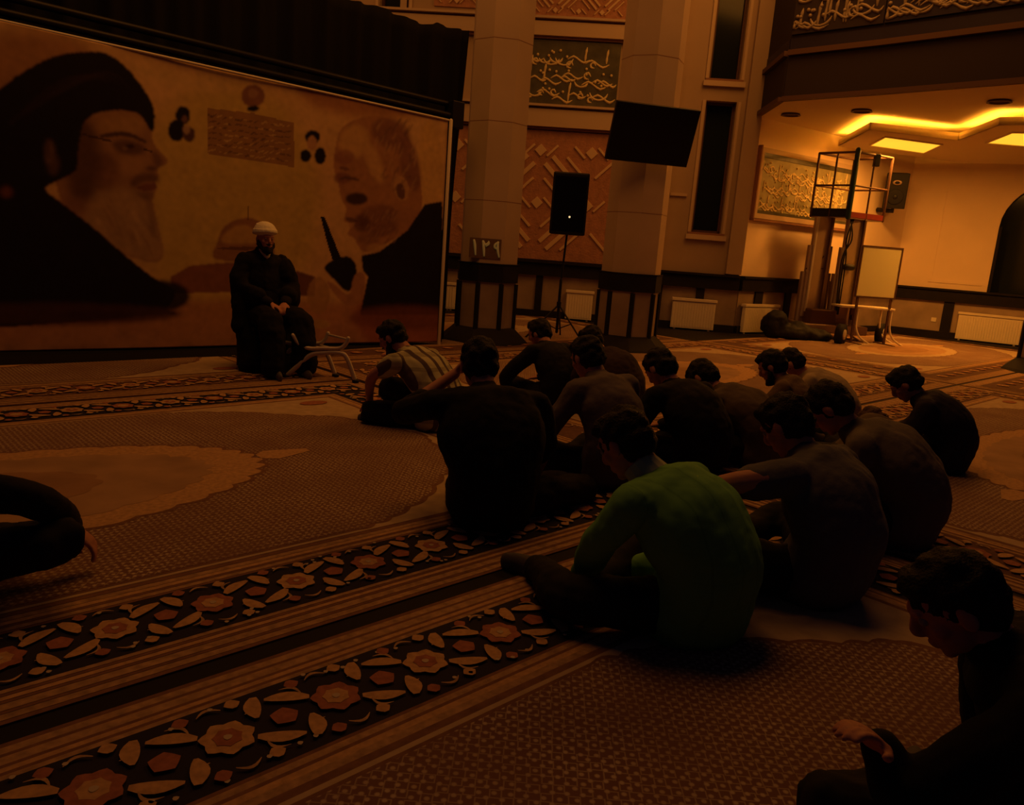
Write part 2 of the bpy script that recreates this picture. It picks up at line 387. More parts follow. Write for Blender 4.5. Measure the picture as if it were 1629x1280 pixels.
# alcove back wall with arched opening
ax0 = WA.uz(1578, 420)[0]; ax1 = ax0+1.9; acx = (ax0+ax1)/2; ztop = WA.uz(1629, 288)[1]; zsp = ztop-.95
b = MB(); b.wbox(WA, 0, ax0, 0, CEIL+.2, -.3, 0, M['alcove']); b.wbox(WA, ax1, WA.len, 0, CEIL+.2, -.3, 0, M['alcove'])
arc = [(acx-math.cos(math.pi*i/16)*.95, zsp+math.sin(math.pi*i/16)*.95*(1)) for i in range(17)]
for p, q in zip(arc, arc[1:]):
    b.prism([WA.pt(p[0], p[1], -.3), WA.pt(q[0], q[1], -.3), WA.pt(q[0], q[1], 0), WA.pt(p[0], p[1], 0)],
            [WA.pt(p[0], CEIL+.2, -.3), WA.pt(q[0], CEIL+.2, -.3), WA.pt(q[0], CEIL+.2, 0), WA.pt(p[0], CEIL+.2, 0)], M['alcove'])
struct(b.build('wall_alcove_back'))
b = MB(); b.wbox(WA, ax0, ax1, 0, ztop, -.28, -.24, M['glass']); d1 = struct(b.build('door_1'))
b = MB(); e = .06
b.wbox(WA, ax0, ax0+e, 1.0, zsp, -.24, .03, M['darkstone']); b.wbox(WA, ax1-e, ax1, 1.0, zsp, -.24, .03, M['darkstone'])
b.wbox(WA, acx-.03, acx+.03, 0, ztop, -.24, -.18, M['darkstone']); b.build('door_frame', d1)
b = MB()   # shallow raised frame of the wall field
v0 = WA.uz(1485, 400)[0]
b.wbox(WA, v0, v0+.06, 1.25, 3.3, 0, .012, M['alcove']); b.wbox(WA, v0, ax0-.12, 3.3, 3.36, 0, .012, M['alcove']); b.wbox(WA, v0, ax0-.12, 1.2, 1.26, 0, .012, M['alcove'])
struct(b.build('trim_4'))
# framed panel on the alcove's left wall
pz0 = WL.uz(1205, 350)[1]; pz1 = WL.uz(1215, 232)[1]; pu0 = WL.uz(1200, 290)[0]; pu1 = WL.uz(1352, 320)[0]
b = MB()
t = calligraphy('calligraphy_panel', WL, pu0+.12, pu1-.1, pz0+.12, pz1-.12, M['tilepale'], M['gold'], 'pale olive tile panel with gold script on the lit alcove wall', 23, border=(M['trim'], .09), dens=1.9, size=.7)
b.wbox(WL, pu0+.12, pu1-.1, pz1-.2, pz1-.12, .04, .055, M['tilegreen']); b.wbox(WL, pu0+.12, pu1-.1, pz0+.12, pz0+.18, .04, .055, M['tilegreen'])
b.wbox(WL, pu0, pu1, pz0-.02, pz0+.02, 0, .10, M['groove']); b.wbox(WL, pu0, pu0+.03, pz0, pz1, 0, .08, M['groove'])
b.build('outer_moulding', t)
# alcove ceiling and balcony front
FP = [(4.1, 15.0), (4.03, 13.47), (5.07, 12.5), (6.44, 11.09), (9.4, 8.05)]
CORN = [(15.0, 14.4), (8.5, 18.2)]
b = MB(); pl = FP + CORN
b.prism([Vector((*p, CEIL)) for p in pl], [Vector((*p, CEIL+.25)) for p in pl], M['ceiling']); struct(b.build('ceiling'))
b = MB()
for k, (p, q) in enumerate(zip(FP, FP[1:])):
    Wf = Wall(p, q) if k else Wall(p, q)
    n_ = Wf.n if Wf.n.dot(-Wf.o) > 0 else -Wf.n
    def fb(z0, z1, d, m):
        A, B = Wf.o, Wf.o+Wf.d*Wf.len
        b.prism([A+Vector((0, 0, z0)), B+Vector((0, 0, z0)), B+n_*d+Vector((0, 0, z0)), A+n_*d+Vector((0, 0, z0))],
                [A+Vector((0, 0, z1)), B+Vector((0, 0, z1)), B+n_*d+Vector((0, 0, z1)), A+n_*d+Vector((0, 0, z1))], m)
    fb(CEIL, CEIL+.07, .10, M['frame']); fb(CEIL+.07, 4.62, .04, M['fascia']); fb(4.62, 4.70, .10, M['frame']); fb(4.70, 4.88, .04, M['navy']); fb(4.88, 6.6, .03, M['fascia'])
struct(b.build('wall_balcony'))
for k, (p, q) in enumerate(zip(FP[1:], FP[2:])):
    Wf = Wall(p, q)
    if Wf.n.dot(-Wf.o) < 0: Wf.n = -Wf.n
    calligraphy('calligraphy_panel', Wf, .01, Wf.len-.01, 4.93, 6.3, M['navy'] if k else M['fascia'], M['goldsoft'],
        ['balcony front script panel at its left bend, nearest the wall pilaster', 'middle script panel of the dark balcony front', 'script panel of the balcony front at the right frame edge'][k], 31+k, dens=2.4, size=.85, off=.03)
# dropped ceiling slab with light coves
ZS = 3.70
sl = [F(x, y, ZS) for x, y in ((1333, 232), (1383, 206), (1524, 223), (1588, 199), (1640, 199))]
sl = [Vector((p.x, p.y, ZS)) for p in sl]; dirr = Vector((1.37, -1.41, 0)).normalized()
e2 = sl[-1]+Vector((1.8, -.5, 0)); back = [WA.pt(WA.len-1.0, ZS, .05), WA.pt(.9, ZS, .6)]
pl = sl+[e2]+back
b = MB(); b.prism(pl, [p+Vector((0, 0, .06)) for p in pl], M['ceiling'])
cen_ = sum(pl, Vector())/len(pl)
for p, q in zip(sl, sl[1:]+[e2]):      # upstand lip that hides the strip
    d = (q-p).normalized(); nn = Vector((-d.y, d.x, 0))*.02
    b.prism([p, q, q+nn, p+nn], [v+Vector((0, 0, .12)) for v in (p, q, q+nn, p+nn)], M['ceiling'])
struct(b.build('ceiling_dropped'))
b = MB(); cpl = sl+[e2]; cen = sum(pl, Vector())/len(pl)
for p, q in zip(cpl, cpl[1:]):
    d = (q-p).normalized(); nn = Vector((-d.y, d.x, 0))
    p, q = p+d*.10, q-d*.06
    b.prism([p+nn*.05+Vector((0, 0, .065)), q+nn*.05+Vector((0, 0, .065)), q+nn*.13+Vector((0, 0, .065)), p+nn*.13+Vector((0, 0, .065))],
            [p+nn*.05+Vector((0, 0, .085)), q+nn*.05+Vector((0, 0, .085)), q+nn*.13+Vector((0, 0, .085)), p+nn*.13+Vector((0, 0, .085))], M['led'])
o = b.build('cove_light'); tag(o, 'zigzag strip of yellow cove light along the dropped ceiling edge', 'light')
def panel(pxs, label):
    q = [F(x, y, ZS-.012) for x, y in pxs]; c = sum(q, Vector())/4
    t = empty('ceiling_light', (c.x, c.y, ZS), label, 'light', 'glowing panels in the dropped ceiling')
    b = MB(); b.prism([p for p in q], [p+Vector((0, 0, .01)) for p in q], M['diffuser']); b.build('diffuser', t)
    b = MB()
    for p, r_ in zip(q, q[1:]+q[:1]):
        po = p+(p-c)*.06; ro = r_+(r_-c)*.06
        b.prism([p-Vector((0, 0, .012)), r_-Vector((0, 0, .012)), ro-Vector((0, 0, .012)), po-Vector((0, 0, .012))], [x+Vector((0, 0, .012)) for x in (p, r_, ro, po)], M['ceiling'])
    b.build('frame', t)
    l = bpy.data.lights.new('panel_lamp', 'AREA'); l.shape = 'RECTANGLE'; l.size = .8; l.size_y = .5; l.energy = 92; l.color = (1, .34, .04)
    o = bpy.data.objects.new('panel_lamp', l); COL.objects.link(o); o.location = (c.x, c.y, ZS-.05)
panel([(1385, 231), (1409, 218), (1497, 230), (1469, 243)], 'glowing yellow ceiling panel above the personnel lift')
panel([(1571, 227), (1611, 211), (1700, 213), (1680, 236)], 'glowing yellow ceiling panel cut by the right frame edge')
for k, (x, y) in enumerate(((1258, 182), (1371, 176), (1590, 161))):  # the first is a rectangular vent, built with the round downlight shape
    c = F(x, y, CEIL-.01)
    b = MB(); b.lathe((c.x, c.y, CEIL-.03), [(.15, .03), (.17, .0), (.13, .0), (.12, .02)], M['frame'], 20); 
    tag(b.build('downlight'), ['unlit dark downlight in the alcove ceiling nearest the corner pilaster', 'unlit downlight beside the left end of the glowing cove', 'unlit downlight in front of the cove at the right frame edge'][k], 'light', 'unlit alcove downlights')

# ---------------------------------------------------------------- columns
def column(cx, cy, r, rz, label, ztop=8.2):
    t = empty('stone_column', (cx, cy, 0), label, 'column', 'columns of the hall')
    def oct_(rad, z): 
        a = [22.5+45*i for i in range(8)]
        return [Vector((cx+rad*math.cos(R(q)+rz), cy+rad*math.sin(R(q)+rz), z)) for q in a]
    def seg(name, prof, m):
        b = MB()
        for (ra, za), (rb, zb) in zip(prof, prof[1:]): b.prism(oct_(ra, za), oct_(rb, zb), m)
        return b.build(name, t)
    seg('plinth', [(r*1.62, 0), (r*1.52, .05), (r*1.05, .22)], M['darkstone'])
    seg('dado_panel', [(r*1.01, .22), (r*1.01, DADO-.22)], M['marble'])
    o8 = oct_(r*1.01, 0)
    for q in o8: b = MB(); b.lathe((q.x, q.y, .2), [(.035, 0), (.035, DADO-.44)], M['darkstone'], 8); b.build('corner_post', t)
    seg('belt', [(r*1.07, DADO-.22), (r*1.07, DADO), (r*1.1, DADO+.03)], M['darkstone'])
    seg('shaft', [(r, DADO+.03), (r, ztop)], M['column'])
    b = MB()
    for z in (1.9, 2.9, 3.9, 4.9, 5.9):
        b.prism(oct_(r*1.003, z), oct_(r*1.003, z+.008), M['groove'])
    b.build('joint_line', t)
    return t
c1 = F(778, 556); c2 = F(990, 556)
C1 = (-.47, 11.0); C2 = (1.55, 11.3)
column(*C1, .41, R(8), 'pale octagonal column nearest the black curtain, with number sign on its belt')
column(*C2, .42, R(22), 'pale octagonal column carrying the flat television')
column(8.24, 12.15, .40, R(10), 'column at the right frame edge, only its foot and shaft edge showing')

# number sign on column 1
sg = Wall((C1[0]-.5, C1[1]-.435), (C1[0]+.5, C1[1]-.435+.14)); sg.n = Vector((sg.d.y, -sg.d.x, 0))
su, sz_ = sg.uz(773, 395, .02)
t = empty('number_sign', sg.pt(su, sz_-.12, .03), 'small dim number sign standing on the left column belt', 'sign')
b = MB(); b.wbox(sg, su-.22, su+.20, sz_-.13, sz_+.13, .0, .03, M['brownboard']); b.build('backing', t)
b = MB()
def stroke(pts, r_=.014): b.sweep([sg.pt(su+p[0], sz_+p[1], .035) for p in pts], [r_*.8]+[r_]*(len(pts)-2)+[r_*.6], M['digit'], n=6, sub=3)
stroke([(-.165, .095), (-.15, .03), (-.135, -.09)], .018)
stroke([(-.045, .09), (-.03, 0), (-.02, -.10)], .018); stroke([(-.04, .09), (-.01, .045), (.03, .085)], .015); stroke([(.0, .03), (.035, .06), (.03, .095)], .012)
stroke([(.16, .09), (.12, .06), (.115, .02), (.15, .0)], .015); stroke([(.155, .09), (.155, 0), (.18, -.10)], .018)
b.build('numeral', t)

# ---------------------------------------------------------------- radiators
def radiator(W, x0, x1, y0, y1, label):
    xm = (x0+x1)/2; ym = (y0+y1)/2
    u0, _ = W.uz(x0, ym, .15); u1, _ = W.uz(x1, ym, .15); _, z0 = W.uz(xm, y1, .15); _, z1 = W.uz(xm, y0, .15)
    z0 = max(.03, z0)
    t = empty('radiator', W.pt((u0+u1)/2, 0, .14), label, 'radiator', 'white radiators along the walls')
    b = MB(); b.wbox(W, u0, u1, z0, z1-.05, .09, .16, M['white'])
    n = int((u1-u0)/.05)
    for i in range(n): b.wbox(W, u0+.01+i*.05, u0+.04+i*.05, z0+.03, z1-.09, .16, .166, M['white'])
    b.build('body', t, bevel=.006)
    b = MB(); b.wbox(W, u0-.02, u1+.02, z1-.05, z1, .07, .18, M['white']); b.build('top_grille', t, bevel=.005)
    for q in (u0+.06, u1-.1): b = MB(); b.wbox(W, q, q+.04, 0, z0+.03, .11, .14, M['white']); b.build('foot', t)
radiator(WB, 900, 942, 462, 512, 'white radiator between the two columns, right of the speaker stand')
radiator(WB, 1068, 1137, 475, 527, 'white radiator right of the television column, below the tall window')
radiator(WL, 1183, 1236, 484, 530, 'white radiator partly hidden by the dark bundle in the alcove')
radiator(WA, 1521, 1625, 500, 550, 'wide white radiator in the alcove beside the arched opening')
radiator(WB, 706, 724, 449, 492, 'white radiator between banner edge and left column')
b = MB(); q = WA.uz(1485, 508, .1); b.wbox(WA, q[0]-.05, q[0]+.05, q[1]-.05, q[1]+.04, .035, .05, M['white']); tag(b.build('wall_socket'), 'small white socket on the marble dado left of the wide radiator', 'socket')

# ---------------------------------------------------------------- banner, its frame and the black curtain
BL = Vector((-4.64, 6.93)); BR = Vector((-1.07, 10.14)); bd = (BR-BL).normalized()
B0 = BR-bd*7.2; WN = Wall(B0, BR)     # length 7.2
BT = 2.83; 
ztopR = WN.uz(696, 190)[1]; ztopL = WN.uz(2, 36)[1]; zbotR = WN.uz(692, 540)[1]; zbotL = WN.uz(2, 557)[1]
uLft = WN.uz(2, 300)[0]
def ztop_at(u): return ztopL+(ztopR-ztopL)*(u-uLft)/(WN.len-uLft)
def zbot_at(u): return zbotL+(.06-zbotL)*max(0, (u-uLft))/(WN.len-uLft)
# the print, and shade at its foot, are painted as layers of soft-edged shapes in the banner's own (u, z) plane
NU, NZ = 620, 250
UU, VV = np.meshgrid(np.linspace(0, WN.len, NU), np.linspace(0, 1, NZ))
ZT = ztopL+(ztopR-ztopL)*(UU-uLft)/(WN.len-uLft); ZB = np.maximum(.05, zbotL+(.06-zbotL)*np.maximum(0, UU-uLft)/(WN.len-uLft))
ZZ = ZB+(ZT-ZB)*VV
# picture coordinates of each cloth point, so the shapes can be read off the photo
img = np.zeros((NZ, NU, 3)); img[:] = (.62, .40, .20)
def uzpts(pts): return np.array([WN.uz(x, y) for x, y in pts])
def inside(poly):
    c = np.zeros(UU.shape, bool); n = len(poly)
    for i in range(n):
        x1, y1 = poly[i]; x2, y2 = poly[(i+1) % n]
        if y1 == y2: continue
        cond = ((y1 > ZZ) != (y2 > ZZ)) & (UU < (x2-x1)*(ZZ-y1)/(y2-y1)+x1); c ^= cond
    return c.astype(float)
def blur(a, k):
    if k < 1: return a
    ker = np.hanning(2*k+3)[1:-1]; ker /= ker.sum(); p = len(ker)//2
    a = np.apply_along_axis(lambda r: np.convolve(np.pad(r, p, mode='edge'), ker, 'valid'), 0, a)
    return np.apply_along_axis(lambda r: np.convolve(np.pad(r, p, mode='edge'), ker, 'valid'), 1, a)
def smoothpoly(pts, n=4):
    pts = [Vector(p) for p in pts]; out = []; N_ = len(pts)
    for i in range(N_):
        p0, p1, p2, p3 = pts[i-1], pts[i], pts[(i+1) % N_], pts[(i+2) % N_]
        for j in range(n):
            t = j/n; out.append(.5*((2*p1)+(p2-p0)*t+(2*p0-5*p1+4*p2-p3)*t*t+(3*p1-p0-3*p2+p3)*t**3))
    return [(p.x, p.y) for p in out]
def paint(pts, col, soft=2, alpha=1, smooth=True):
    global img
    m = blur(inside(uzpts(smoothpoly(pts) if smooth else pts)), int(soft*.6))[..., None]*alpha
    img = img*(1-m)+np.array(col)*m
def blob(x, y, rx, ry, col, soft=4, alpha=1, ang=0):
    ca, sa = math.cos(R(ang)), math.sin(R(ang))
    paint([(x+rx*math.cos(a)*ca-ry*math.sin(a)*sa, y+rx*math.cos(a)*sa+ry*math.sin(a)*ca) for a in np.linspace(0, 2*math.pi, 14)[:-1]], col, soft, alpha, False)
rr0 = random.Random(3); DK = (.012, .008, .012); DB = (.12, .055, .035)
blob(360, 320, 150, 190, (.56, .40, .12), 30, .9); blob(600, 140, 130, 50, (.30, .12, .06), 18, .8); blob(40, 110, 120, 60, (.34, .16, .08), 18, .8)
blob(350, 520, 420, 45, (.42, .19, .11), 14, .8); blob(640, 500, 80, 60, (.35, .12, .06), 14, .9); blob(60, 540, 200, 22, (.50, .26, .15), 8, .8)  # dimmer foot and redder right corner: shade painted into the banner colours
blob(680, 300, 22, 110, (.60, .38, .14), 8, .8); blob(290, 128, 90, 12, (.62, .42, .2), 8, .7, 12)
# far skyline: dome on a drum, low walls
paint([(342, 412), (344, 385), (356, 360), (382, 347), (408, 350), (425, 368), (430, 412)], (.30, .15, .08), 2)
paint([(352, 385), (362, 366), (380, 358), (400, 362), (412, 385)], (.52, .33, .12), 4, .8)
blob(385, 395, 42, 3, DB, 1, .8); paint([(393, 328), (395, 328), (395, 350), (393, 350)], DB, 1, .8, False)
paint([(268, 440), (300, 422), (345, 418), (430, 415), (470, 432), (500, 440), (500, 462), (268, 466)], (.24, .10, .07), 2, 1, False)
paint([(470, 430), (498, 440), (500, 470), (470, 470)], (.16, .07, .05), 2, 1, False)
blob(505, 470, 18, 30, (.42, .24, .10), 3, .8); blob(500, 515, 25, 8, (.50, .32, .10), 3, .8)
# left portrait: turbaned bearded man in dark cloak, looking right
paint([(95, 200), (160, 178), (215, 172), (236, 196), (240, 222), (248, 236), (264, 254), (261, 262), (248, 268), (250, 280), (244, 290), (247, 300), (240, 318), (246, 350), (255, 385), (256, 408), (240, 417), (215, 410), (170, 400), (130, 370), (100, 330), (85, 280)], (.34, .185, .10), 3)
paint([(135, 320), (165, 300), (205, 300), (236, 322), (246, 355), (256, 395), (250, 412), (230, 414), (200, 404), (160, 385), (130, 355)], (.42, .27, .16), 9, .9)
for k in range(26):
    x = 150+rr0.uniform(0, 95); y = 318+(x-150)*.35+rr0.uniform(0, 45)
    blob(x, y, 2.2, rr0.uniform(9, 20), (.52, .35, .22) if k % 2 else (.27, .15, .09), 3, .4, -28+rr0.uniform(-8, 8))
blob(190, 200, 40, 16, (.44, .26, .12), 8, .7); blob(205, 262, 22, 16, (.44, .25, .13), 8, .6); blob(165, 272, 22, 30, (.20, .095, .06), 10, .8)
blob(128, 255, 30, 70, (.10, .05, .035), 14, .9); blob(105, 330, 34, 16, (.25, .12, .08), 10, .6)
paint([(160, 214), (196, 210), (226, 222), (228, 228), (196, 217), (160, 220)], (.07, .035, .03), 3, .9)
paint([(176, 226), (200, 222), (226, 232), (226, 242), (204, 247), (182, 240)], (.12, .06, .045), 5, .85)
blob(204, 233, 8, 3.5, (.05, .02, .02), 3, .9); blob(196, 236, 4, 3, (.36, .22, .16), 2, .5)
paint([(128, 212), (175, 224), (175, 227), (128, 216)], (.06, .03, .03), 1, .8, False); paint([(226, 236), (240, 240), (240, 243), (226, 240)], (.06, .03, .03), 1, .8, False)
paint([(238, 240), (248, 244), (258, 258), (250, 266), (242, 262)], (.15, .075, .05), 5, .8)
blob(238, 268, 10, 4, (.12, .06, .04), 4, .8)
paint([(204, 286), (222, 276), (242, 276), (250, 284), (246, 290), (226, 290), (208, 298)], (.15, .075, .05), 5, .9)
paint([(214, 298), (232, 292), (246, 293), (244, 301), (228, 304)], (.17, .06, .05), 3, .85); paint([(214, 306), (236, 304), (243, 312), (226, 318)], (.20, .11, .07), 6, .8)
blob(238, 345, 5, 30, (.20, .11, .07), 6, .6, -8)
paint([(-60, 180), (0, 140), (30, 118), (80, 92), (130, 84), (170, 88), (205, 115), (240, 165), (243, 200), (237, 208), (218, 182), (180, 176), (135, 190), (122, 235), (118, 270), (95, 285), (70, 300), (95, 322), (150, 365), (190, 400), (240, 440), (275, 462), (262, 490), (240, 500), (-200, 500), (-200, 220)], DK, 2)
for k in range(5): paint([(20+k*22, 190-k*14), (90+k*20, 130-k*4), (150+k*14, 120+k*6), (90+k*20, 134-k*4), (20+k*22, 195-k*14)], (.035, .02, .028), 4, .7)
blob(250, 470, 50, 26, DK, 6, .95); blob(60, 498, 230, 18, (.07, .03, .025), 8, .9); blob(150, 500, 60, 7, (.05, .02, .02), 4, .9)
blob(76, 242, 7, 20, (.20, .11, .08), 5, .8); blob(82, 262, 9, 18, (.13, .07, .05), 5, .7); blob(74, 240, 3, 14, (.08, .04, .03), 3, .7); blob(8, 305, 10, 9, (.20, .07, .04), 5, .8)
# right portrait: grey haired bearded man in dark shirt holding a radio
paint([(530, 240), (540, 205), (570, 188), (605, 186), (635, 205), (655, 240), (664, 280), (668, 322), (660, 350), (640, 370), (600, 392), (575, 400), (560, 378), (550, 372), (556, 358), (545, 350), (548, 332), (540, 315), (535, 290), (528, 265)], (.38, .19, .10), 2)
blob(560, 225, 25, 28, (.54, .34, .15), 8, .8, 20); blob(592, 260, 12, 34, (.55, .34, .16), 7, .8, -20); blob(618, 212, 32, 24, (.24, .11, .08), 7, .9, 20)
blob(648, 260, 16, 46, (.22, .10, .08), 7, .85, -12); blob(545, 250, 16, 12, (.28, .12, .08), 4, .8); blob(542, 283, 14, 9, (.20, .08, .06), 4, .8)
blob(564, 316, 18, 10, (.04, .02, .02), 4, .95); blob(635, 300, 12, 20, (.48, .28, .15), 3, .9, -10); blob(634, 304, 7, 13, (.12, .05, .04), 3, .9, -10)
blob(600, 350, 34, 26, (.22, .10, .07), 8, .85); blob(582, 378, 18, 10, (.26, .13, .08), 5, .8); blob(572, 355, 14, 14, (.10, .04, .03), 5, .7)
blob(556, 355, 5, 8, (.50, .28, .16), 2, .8); blob(595, 395, 16, 8, (.50, .30, .13), 4, .8); blob(640, 345, 20, 20, (.34, .17, .10), 6, .7)
paint([(572, 406), (600, 400), (645, 365), (672, 325), (700, 320), (702, 500), (570, 500), (576, 470), (582, 440), (574, 430)], DK, 2, 1, False)
blob(640, 505, 90, 20, (.20, .07, .04), 10, .8)
paint([(508, 345), (514, 344), (530, 385), (541, 412), (527, 414), (518, 385)], DK, 1, 1, False)
paint([(514, 426), (530, 412), (552, 408), (564, 424), (560, 455), (548, 462), (530, 445)], DK, 2)
paint([(518, 448), (530, 452), (552, 468), (560, 440), (572, 432), (578, 445), (572, 478), (556, 486), (536, 474)], (.42, .22, .13), 2)
for k in range(60):
    a = rr0.uniform(0, 1); x = 592+rr0.uniform(0, 68); y = 192+rr0.uniform(0, 110)
    if (x-625)**2/42**2+(y-250)**2/66**2 < 1 and not (x < 605 and y > 235): blob(x, y, 1.6, rr0.uniform(5, 11), (.44, .27, .17) if k % 2 else (.14, .07, .05), 2, .45, 25+rr0.uniform(-20, 20))
for k in range(40):
    x = 575+rr0.uniform(0, 55); y = 335+rr0.uniform(0, 50); blob(x, y, 1.4, rr0.uniform(4, 8), (.40, .24, .16) if k % 2 else (.13, .06, .05), 2, .4, 30)
blob(545, 268, 8, 3, (.12, .05, .04), 3, .7, 15); paint([(536, 286), (548, 280), (566, 284), (566, 288), (548, 285)], (.10, .05, .04), 2, .8); paint([(548, 345), (562, 348), (566, 353), (550, 352)], (.10, .045, .04), 2, .8)
# script block and three small portraits
paint([(328, 172), (400, 180), (466, 196), (466, 266), (400, 256), (328, 244)], (.28, .14, .07), 1, .85, False)
rr = random.Random(5)
for k in range(7):
    for j in range(16):
        x = 332+j*8.3+rr.uniform(-2, 2); y = 183+k*9.2+(x-328)*.14+rr.uniform(-1.5, 1.5)
        blob(x, y, rr.uniform(3, 6), rr.uniform(.9, 1.8), (.60, .42, .2) if rr.random() < .45 else (.10, .05, .03), 1, .6, rr.uniform(-30, 30))
for (x, y, s_) in ((289, 200, 1.0), (401, 157, .9), (495, 236, .9)):
    if x == 289: blob(x, y-16, 12*s_, 15*s_, DK, 2); blob(x-10, y+8, 14, 18, DK, 2); blob(x+10, y+14, 10, 12, (.10, .05, .04), 2); blob(x+6, y+6, 6, 8, (.45, .30, .22), 2, .8); blob(x+3, y-10, 5, 6, (.2, .1, .07), 2, .8)
    elif x == 401: blob(x, y-4, 19, 18, (.24, .11, .08), 3); blob(x, y+16, 10, 5, DK, 2); blob(x, y-8, 8, 8, (.36, .2, .13), 3, .8)
    else: blob(x, y-18, 12, 11, DK, 2); blob(x-1, y-8, 8, 12, (.46, .26, .15), 2); blob(x-11, y+12, 9, 10, DK, 2); blob(x+12, y+12, 9, 14, DK, 2)
mot = blur(rng.random((NZ, NU)), 3)-.5; mot2 = blur(rng.random((NZ, NU)), 12)-.5
img = img*(1+.7*mot+2.0*mot2)[..., None]
img = np.clip(img, 0, 1)
me = bpy.data.meshes.new('banner')
sag = .012*np.sin(UU*2.1+VV*2)+.02*np.sin(UU*.9)
PX = WN.o.x+WN.d.x*UU+WN.n.x*(.05+sag); PY = WN.o.y+WN.d.y*UU+WN.n.y*(.05+sag)
front = np.stack([PX, PY, ZZ], -1).reshape(-1, 3)
idx = np.arange(NU*NZ).reshape(NZ, NU)
quads = np.stack([idx[:-1, :-1], idx[:-1, 1:], idx[1:, 1:], idx[1:, :-1]], -1).reshape(-1, 4)
me.from_pydata(front.tolist(), [], quads.tolist()); me.update()
ca = me.color_attributes.new('print', 'FLOAT_COLOR', 'POINT')
ca.data.foreach_set('color', np.concatenate([img.reshape(-1, 3), np.ones((NU*NZ, 1))], 1).astype(np.float32).ravel())
me.materials.append(M['print']); me.polygons.foreach_set('use_smooth', [True]*len(quads))
bt = empty('banner', WN.pt(WN.len/2, 0, 0), 'wide printed banner with turbaned and grey haired portraits and a dome', 'banner')
bo = bpy.data.objects.new('printed_sheet', me); COL.objects.link(bo); me.transform(bt.matrix_basis.inverted()); bo.parent = bt
so = bo.modifiers.new('thick', 'SOLIDIFY'); so.thickness = .003; so.offset = -1
b = MB(); b.sweep([WN.pt(WN.len+.03, .02, .06), WN.pt(WN.len+.03, ztopR+.01, .06)], [.022, .022], M['white'], n=10, sub=1); b.build('side_pole', bt)
b = MB(); b.sweep([WN.pt(0, ztop_at(0)+.01, .05), WN.pt(WN.len, ztopR+.01, .05)], [.012, .012], M['white'], n=8, sub=1); b.build('top_hem', bt)
t = empty('curtain_truss', WN.pt(WN.len-3, 0, -.1), 'black tubular truss rail along the top of the banner', 'truss')
b = MB()
for dz, dd in ((.10, -.03), (.24, -.10)):
    b.sweep([WN.pt(0, ztop_at(0)+dz, dd), WN.pt(WN.len+.18, ztopR+dz-.02, dd)], [.035, .035], M['black'], n=8, sub=1)
b.build('rail', t)
b = MB(); b.wbox(WN, WN.len+.08, WN.len+.26, ztopR-.06, ztopR+.26, -.16, .02, M['black']); b.build('bracket', t, bevel=.01)
b = MB(); b.sweep([WN.pt(WN.len+.17, 0, -.12), WN.pt(WN.len+.17, ztopR+.1, -.12)], [.03, .03], M['black'], n=8, sub=1)
b.wbox(WN, WN.len-.05, WN.len+.3, 0, .02, -.35, .1, M['black']); b.build('post', t)
# curtain: pleated black cloth behind, gathered top hem
Wc = Wall(B0-bd*1, BR+bd*.6); Wc.o = Wc.o-Wc.n*.38
tops = []
for x, y in ((560, 2), (600, 10), (625, 20), (650, 30), (668, 37), (685, 40), (695, 36), (712, 43), (735, 49), (748, 49)): tops.append(Wc.uz(x, y))
ur = tops[-1][0]
u_bot = Wc.uz(703, 520)[0]; u_mid = Wc.uz(722, 240)[0]
me = bpy.data.meshes.new('curtain'); nu, nz = 260, 30; vs = []
tu = [q[0] for q in tops]; tz = [q[1] for q in tops]
tu = [-.2, tu[0]-2]+tu; tz = [tz[0]+.5, tz[0]+.25]+tz
for j in range(nz):
    v = j/(nz-1)
    right = u_bot+(ur-u_bot)*(v**1.1)
    for i in range(nu):
        u = right*i/(nu-1); ut = ur*i/(nu-1); z = v*np.interp(ut, tu, tz)
        d = .035*math.sin(u*17+.6*math.sin(v*3))+.02*math.sin(u*31)
        vs.append(Wc.pt(u, z+.005, d))
fs = [(j*nu+i, j*nu+i+1, (j+1)*nu+i+1, (j+1)*nu+i) for j in range(nz-1) for i in range(nu-1)]
me.from_pydata([tuple(v) for v in vs], [], fs); me.materials.append(M['cloth'])
o = bpy.data.objects.new('curtain', me); COL.objects.link(o); tag(o, 'tall black curtain hung behind and above the printed banner', 'curtain')
o.modifiers.new('thick', 'SOLIDIFY').thickness = .006
for p in me.polygons: p.use_smooth = True
# black skirt lying below the banner
b = MB()
k0 = WN.uz(375, 545, .1)[0]
b.prism([WN.pt(0, 0, .02), WN.pt(WN.len-.1, 0, .02), WN.pt(WN.len-.4, 0, .16), WN.pt(k0, 0, .42), WN.pt(0, 0, .5)],
        [WN.pt(0, zbot_at(0)+.06, .0), WN.pt(WN.len-.1, .03, .0), WN.pt(WN.len-.4, .025, .06), WN.pt(k0, .06, .12), WN.pt(0, .08, .2)], M['cloth'])
o = b.build('floor_skirt'); tag(o, 'black cloth strip lying along the foot of the banner', 'cloth')

